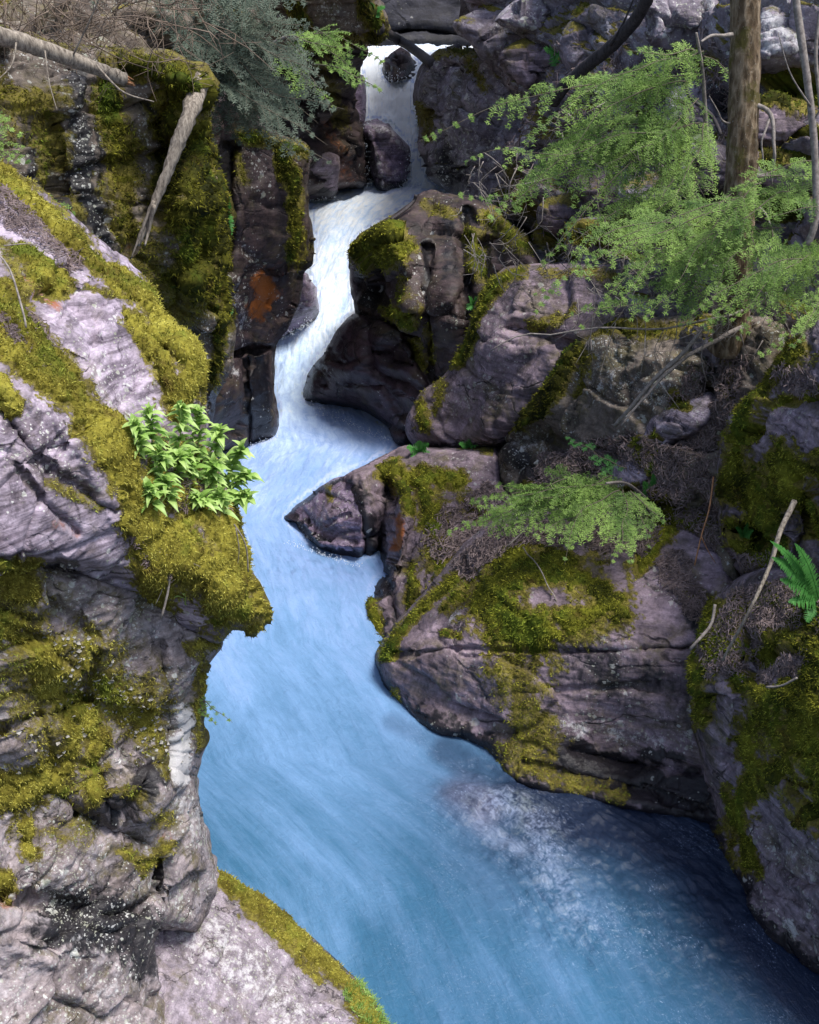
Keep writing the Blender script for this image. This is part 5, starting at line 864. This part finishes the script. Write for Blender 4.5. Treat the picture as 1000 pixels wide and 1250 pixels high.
LP = [('leftmost leafy plant of the green clump on the moss knob', 172, 560, 5.45, -8, 40), ('upright leafy plant at the upper left of the green clump', 185, 555, 5.5, -4, 50), ('tall leafy plant at the top of the green clump', 215, 560, 5.6, 8, 62), ('topmost leafy plant of the green clump, beside the dark rock pillar', 240, 560, 5.65, 2, 58),
      ('leafy plant at the upper right of the green clump', 255, 575, 5.6, 14, 48), ('leafy plant reaching right over the water, top of the clump', 272, 590, 5.55, 24, 40), ('leafy plant leaning out over the water, middle right', 280, 600, 5.5, 24, 18), ('leafy plant drooping at the right tip of the green clump', 285, 615, 5.45, 18, 4),
      ('leafy plant in the middle of the green clump', 230, 595, 5.4, 0, 36), ('broad leaved plant in the lower middle of the green clump', 205, 615, 5.3, -4, 24), ('broad leaved plant at the lower left of the green clump', 186, 620, 5.25, -6, 22), ('broad leaved plant near the yellow withered leaves', 245, 625, 5.3, -4, 14), ('leafy plant with yellow withered leaves at the clump foot', 265, 625, 5.35, 4, 16), ('leafy plant deep in the centre of the green clump', 215, 585, 5.45, 2, 26), ('leafy plant behind the left side of the clump', 195, 590, 5.45, 0, 36), ('leafy plant at centre right of the green clump', 255, 600, 5.42, 6, 30)]
for i, (lb, bx, by, D, hx, hy) in enumerate(LP): leafy(bx, by, D-.05, hx*1.12, hy*1.12, 60, 26, lb, 3 if i in (11, 12, 9) else 0)
leafy(268, 742, 5.1, -6, 34, 5, 26, 'wilting plant low on the moss knob face', 3)
leafy(226, 738, 5.05, -4, 14, 3, 18, 'single small leafed seedling low on the moss', 0)
# logs and dead wood
stick('fallen_log', 'broken weathered log jutting from the left edge, orange splintered end', 'log', [(-120, 6, 8.), (0, 43, 8.6), (78, 69, 9.), (152, 97, 9.4)], 8.5, M['deadwood'], 30, 14, .3, [([(20, 52, 8.6), (14, 80, 8.5), (-6, 100, 8.4)], 1.2), ([(55, 62, 8.8), (60, 100, 8.7), (70, 135, 8.6)], 1.), ([(120, 82, 9.1), (150, 112, 9.), (188, 124, 8.9)], 1.6), ([(90, 66, 9), (112, 20, 8.9), (128, -20, 8.8)], 1.2)], brk=29, taper=(1.25, .9))
stick('leaning_snag', 'weathered broken snag leaning against the mossy wall, upper left', 'dead wood', [(246, 100, 10.3), (232, 138, 9.85), (212, 190, 9.7), (190, 245, 9.6), (168, 300, 9.5)], 9, M['deadwood'], 36, 14, .5, [([(188, 245, 9.55), (174, 280, 9.5), (160, 316, 9.45)], 2.2), ([(188, 250, 9.5), (182, 280, 9.5), (177, 300, 9.45)], 3.)], taper=(1.25, .3), lay=False)
stick('jammed_log', 'dark log jammed above the waterfall crest', 'log', [(462, 34, 27.), (480, 45, 27.), (505, 60, 26.6), (530, 80, 26.)], 5., M['blackwood'], 20, 10, .2)
stick('dark_fallen_log', 'dark curved fallen log slanting down the upper right rocks', 'log', [(796, -30, 13.5), (786, 8, 13.8), (755, 48, 14.4), (715, 82, 15.), (690, 104, 15.3), (676, 124, 15.6)], 7, M['blackwood'], 36, 10, .35, [([(745, 55, 14.4), (760, 30, 14.2), (775, -5, 14)], 2)], taper=(.9, 1.1))
stick('dark_crooked_branch', 'thin crooked black branch left of the conifer trunk', 'branch', [(838, 95, 12.2), (842, 118, 12.1), (868, 140, 12.), (880, 165, 11.9)], 2.2, M['blackwood'], 16, 6, .3)
stick('leaning_pole', 'pale slender dead sapling leaning at the right edge', 'dead tree', [(968, -30, 9.4), (980, 60, 9.3), (992, 150, 9.2), (996, 260, 9.1), (985, 300, 9.1)], 4.2, M['twig'], 24, 8, .35, [([(990, 130, 9.2), (965, 90, 9.1), (950, 40, 9.1)], 1.2), ([(992, 150, 9.2), (1020, 100, 9.1), (1040, 60, 9)], 1.2)])
stick('thin_dead_sapling', 'thinner dead sapling crossing at the upper right corner', 'dead tree', [(1010, -30, 9.6), (996, 60, 9.5), (1004, 160, 9.4), (1000, 240, 9.3)], 2., M['twig'], 20, 6, .3)
stick('weathered_stick', 'straight weathered stick propped on the mossy right bank', 'stick', [(970, 612, 7.2), (952, 650, 7.), (940, 690, 6.9), (915, 745, 6.75), (882, 806, 6.8)], 3.4, M['deadwood'], 26, 8, .3, taper=(1.2, .45))
stick('white_stick', 'short whitish curved stick on the moss edge over dark water', 'stick', [(873, 738, 7.3), (868, 762, 7.2), (852, 782, 7.1), (843, 792, 7.1)], 2.2, M['twig'], 14, 6, .3)
stick('straw_stalk', 'thin straw coloured stalk standing by the cleft right of the slope', 'stick', [(871, 582, 8.7), (866, 620, 8.6), (856, 655, 8.55), (848, 690, 8.5)], 1.1, M['break'], 12, 5, .1, [([(856, 655, 8.5), (866, 675, 8.5), (874, 688, 8.5)], .9)])
stick('lichen_branch', 'lichen covered dead branch resting diagonally below the conifer boughs', 'branch', [(862, 395, 9.5), (835, 430, 9.5), (800, 462, 9.5), (768, 500, 9.5), (750, 520, 9.6)], 2.6, M['twig'], 20, 6, .5, [([(800, 462, 9.5), (815, 480, 9.4), (830, 500, 9.4)], 1.)])
stick('bare_root', 'forked bare pale root hanging down the moss below the leafy plants', 'root', [(206, 640, 5.15), (202, 675, 5.05), (207, 710, 5.), (197, 755, 4.95)], 1.6, M['twig'], 14, 6, .3, [([(203, 680, 5.05), (192, 660, 5.05), (194, 645, 5.05)], 1.4), ([(205, 650, 5.1), (225, 680, 5.05), (245, 692, 5.05)], .8), ([(203, 700, 5.0), (198, 720, 5.0), (190, 738, 4.98)], .8)])
stick('dry_stems', 'dry pale stems dangling at the right end of the leafy clump', 'stems', [(286, 640, 5.35), (300, 665, 5.35), (303, 698, 5.35)], 1.1, M['twig'], 10, 5, .2, [([(288, 645, 5.3), (292, 670, 5.3), (290, 690, 5.3)], 1.)])
stick('slab_stick', 'thin grey stick across the upper purple slab at left edge', 'stick', [(-20, 295, 5.5), (10, 325, 5.35), (28, 380, 5.05), (32, 400, 5.)], 1.3, M['twig'], 12, 5, .3, [([(5, 300, 5.5), (40, 298, 5.6), (60, 310, 5.65)], 1.)])
stick('drift_branch', 'small dark broken branch beside the upper pool above the moss headed rock', 'branch', [(478, 268, 16.4), (492, 258, 16.8), (505, 246, 17), (508, 238, 17)], 2., M['blackwood'], 10, 6, .4)
for nm, lb, pts, r in (('bent_twig', 'bent pale twig on the speckled top of the great boulder', [(620, 668, 9.6), (645, 640, 9.7), (670, 628, 9.6)], 1.2), ('dangling_twig', 'thin twig dangling down the mossy brow of the great boulder', [(640, 668, 9.4), (662, 700, 8.9), (680, 735, 8.6)], .9), ('forked_twig', 'forked lichen twig on top of the corner boulder', [(935, 838, 6.2), (955, 836, 6.15), (975, 826, 6.1)], 1.6)):
    stick(nm, lb, 'twig', pts, r, M['twig'], 12, 5, .3, jit=.03)
# tangle of bare twigs at upper left, dead twigs among boughs
def tangle(name, label, boxes, n, rpx, mat, L=(30, 90), seed=1, steer=None):
    g = Geo(); rg = np.random.default_rng(seed)
    for (x0, y0, x1, y1, D0, D1), k in zip(boxes, n):
        for i in range(k):
            x, y, D = rg.uniform(x0, x1), rg.uniform(y0, y1), rg.uniform(D0, D1); a = rg.uniform(0, 2*PI) if steer is None else steer+rg.normal()*.6; l = rg.uniform(*L); b = a+rg.normal()*.6
            pts = [(x, y, D), (x+l*.5*math.cos(a), y+l*.5*math.sin(a), D-rg.uniform(-.1, .15)), (x+l*.5*(math.cos(a)+math.cos(b)), y+l*.5*(math.sin(a)+math.sin(b)), D+rg.uniform(-.2, .1))]
            Q = curve3(pts, 6, .02); g.tube(Q, np.linspace(1, .4, 6)*rpx*rg.uniform(.5, 1.2)*float(pxm(D)), 4, var=rg.random())
            for j in range(3):
                c = rg.uniform(0, 2*PI); l2 = l*.25; q0 = pts[1]; R_ = curve3([q0, (q0[0]+l2*math.cos(c), q0[1]+l2*math.sin(c), q0[2]-.05)], 3); g.tube(R_, rpx*.45*float(pxm(D)), 3, var=rg.random())
    o = g.build(name, mat); tag(o, label, 'brush', None, 'stuff'); return o
tangle('dead_brush', 'tangle of bare grey brown twigs filling the top left corner', [(-30, -30, 250, 50, 9, 11), (60, 0, 220, 70, 9, 10.5)], [150, 50], .7, M['brown'], (30, 110), 1)
tangle('dead_twigs', 'fine dead twigs hanging beneath the drooping hemlock boughs', [(560, 180, 860, 330, 10.8, 12), (700, 330, 1000, 420, 9.2, 9.8), (680, 120, 860, 220, 11, 12)], [110, 70, 50], .75, M['twig'], (20, 70), 2, PI/2)
def litter(name, label, specs, mat, seed, Lp=(5, 14), rp=.55):
    rg = np.random.default_rng(seed); g = Geo()
    for (rk, L, cnt) in specs:
        V, N, px, py, sd = G[rk]; nz = fbm(V*4, 3); m = strokes(px, py, L, nz)*(sd > 5); ids = np.where(m > .3)[0]
        if not len(ids): continue
        ids = rg.choice(ids, cnt); P = V[ids]+N[ids]*.012; t_, b3 = onb(N[ids]); a = rg.uniform(0, 2*PI, cnt); D = P[:, 1]; pxs = pxm(D); l = (rg.uniform(*Lp, cnt)**1*pxs)[:, None]; w = (rp*rg.uniform(.6, 1.8, cnt)*pxs)[:, None]
        d = t_*np.cos(a)[:, None]+b3*np.sin(a)[:, None]+N[ids]*rg.normal(size=(cnt, 1))*.28; e = np.cross(d, N[ids]); up_ = N[ids]
        A0, A1 = P-d*l*.5+up_*w, P+d*l*.5+up_*w
        Vv = np.stack([A0-e*w, A0+e*w, A0+up_*w*1.4, A1-e*w*.5, A1+e*w*.5, A1+up_*w], 1).reshape(-1, 3); o6 = 6*np.arange(cnt)[:, None]
        F_ = [np.concatenate([o6+np.array([[0, 3, 5, 2]]), o6+np.array([[2, 5, 4, 1]]), o6+np.array([[0, 1, 4, 3]])])]; g.add(Vv, F_, np.repeat(rg.random(cnt), 6))
    o = g.build(name, mat, None, False); tag(o, label, 'forest litter', None, 'stuff')
litter('forest_litter', 'needles and twig litter strewn over the earthy right bank slope', [('slope_bank', [([(830, 540), (870, 480)], 30, 1.), ([(780, 600), (860, 600), (840, 660)], 40, 1.), ([(680, 580), (760, 560)], 30, .8), ([(880, 430), (890, 500)], 24, 1.)], 9000), ('great_boulder', [([(620, 650), (700, 640), (780, 650)], 24, 1.), ([(570, 690), (600, 670)], 18, .8), ([(820, 690), (850, 740)], 20, .7)], 4000), ('corner_boulder', [([(890, 800), (930, 740), (990, 740)], 28, 1.), ([(920, 820), (980, 810)], 12, .9)], 4000), ('mossy_shoulder', [([(960, 460), (990, 470)], 14, .8), ([(920, 690), (980, 700)], 16, .8)], 1500), ('fluted_rock', [([(540, 660), (600, 620)], 24, .8)], 1500)], M['litter'], 3)
litter('slab_litter', 'reddish dry needles lying in the hollows of the left purple slab', [('rock_slab', [([(0, 250), (30, 275), (60, 300), (85, 320)], 14, 1.), ([(10, 380), (60, 440)], 20, .7), ([(200, 600), (270, 620)], 18, .9), ([(170, 650), (200, 700)], 16, .5)], 3200)], M['litter'], 4, (4, 14), .5)
litter('upper_litter', 'pale dead twigs and needles scattered over the upper right rocks', [('hillside_rock', [([(650, 150), (850, 150)], 70, 1.), ([(700, 250), (860, 280)], 60, 1.)], 7000)], M['litter'], 5, (5, 16), .5)

# bright green grass at the foot of the ramp
V, N, px, py, sd = G['stone_ramp']; m = strokes(px, py, [([(432, 1212), (455, 1238), (474, 1275), (488, 1320)], 15, 1.)], fbm(V*5, 3)); ids = RNG.choice(np.where(m > .4)[0], 2600); k = pxm(V[ids, 1])
bV, bF = blades(V[ids]+N[ids]*.01, N[ids], 9*k, 1.6*k, .55, -.1); o = mkmesh('grass', bV, [bF], M['leaf'], None, dict(var=np.repeat(RNG.random(len(ids))*.6, 3))); tag(o, 'bright green grass tuft at the lower end of the stone ramp by the water', 'grass', None, 'stuff')

# ------------------------------------------------------------------ light and camera
w = bpy.data.worlds.new('World'); bpy.context.scene.world = w; w.use_nodes = True; t = w.node_tree
sky = t.nodes.new('ShaderNodeTexSky'); sky.sky_type = 'NISHITA'; sky.sun_disc = False
EL, AZ = math.radians(66), math.radians(113)      # light from the right, behind the camera (AZ clockwise from +Y)
sky.sun_elevation = EL; sky.sun_rotation = AZ; sky.air_density = 1.; sky.dust_density = 2.5; sky.ozone_density = 1.
t.links.new(sky.outputs[0], t.nodes['Background'].inputs[0]); t.nodes['Background'].inputs[1].default_value = .11
sl = bpy.data.lights.new('sun', 'SUN'); sl.energy = 2.6; sl.angle = math.radians(18); sl.color = (1, .97, .92)
so = bpy.data.objects.new('sun', sl); C.objects.link(so)
d = Vector((math.sin(AZ)*math.cos(EL), math.cos(AZ)*math.cos(EL), math.sin(EL)))
so.rotation_euler = (-d).to_track_quat('-Z', 'Y').to_euler(); so.location = (3, -3, 14)
cd = bpy.data.cameras.new('camera'); co = bpy.data.objects.new('camera', cd); C.objects.link(co)
co.location = CAM; co.rotation_euler = (math.radians(90)-PITCH, 0, 0); cd.sensor_fit = 'VERTICAL'; cd.sensor_height = 24; cd.lens = 24*F/1250; cd.clip_end = 500; cd.clip_start = .05
sc = bpy.context.scene; sc.camera = co
sc.view_settings.view_transform = 'Standard'; sc.view_settings.look = 'None'; sc.view_settings.exposure = .78; sc.view_settings.gamma = 1
for o in list(bpy.data.objects):
    if '_o' in o: del o['_o']
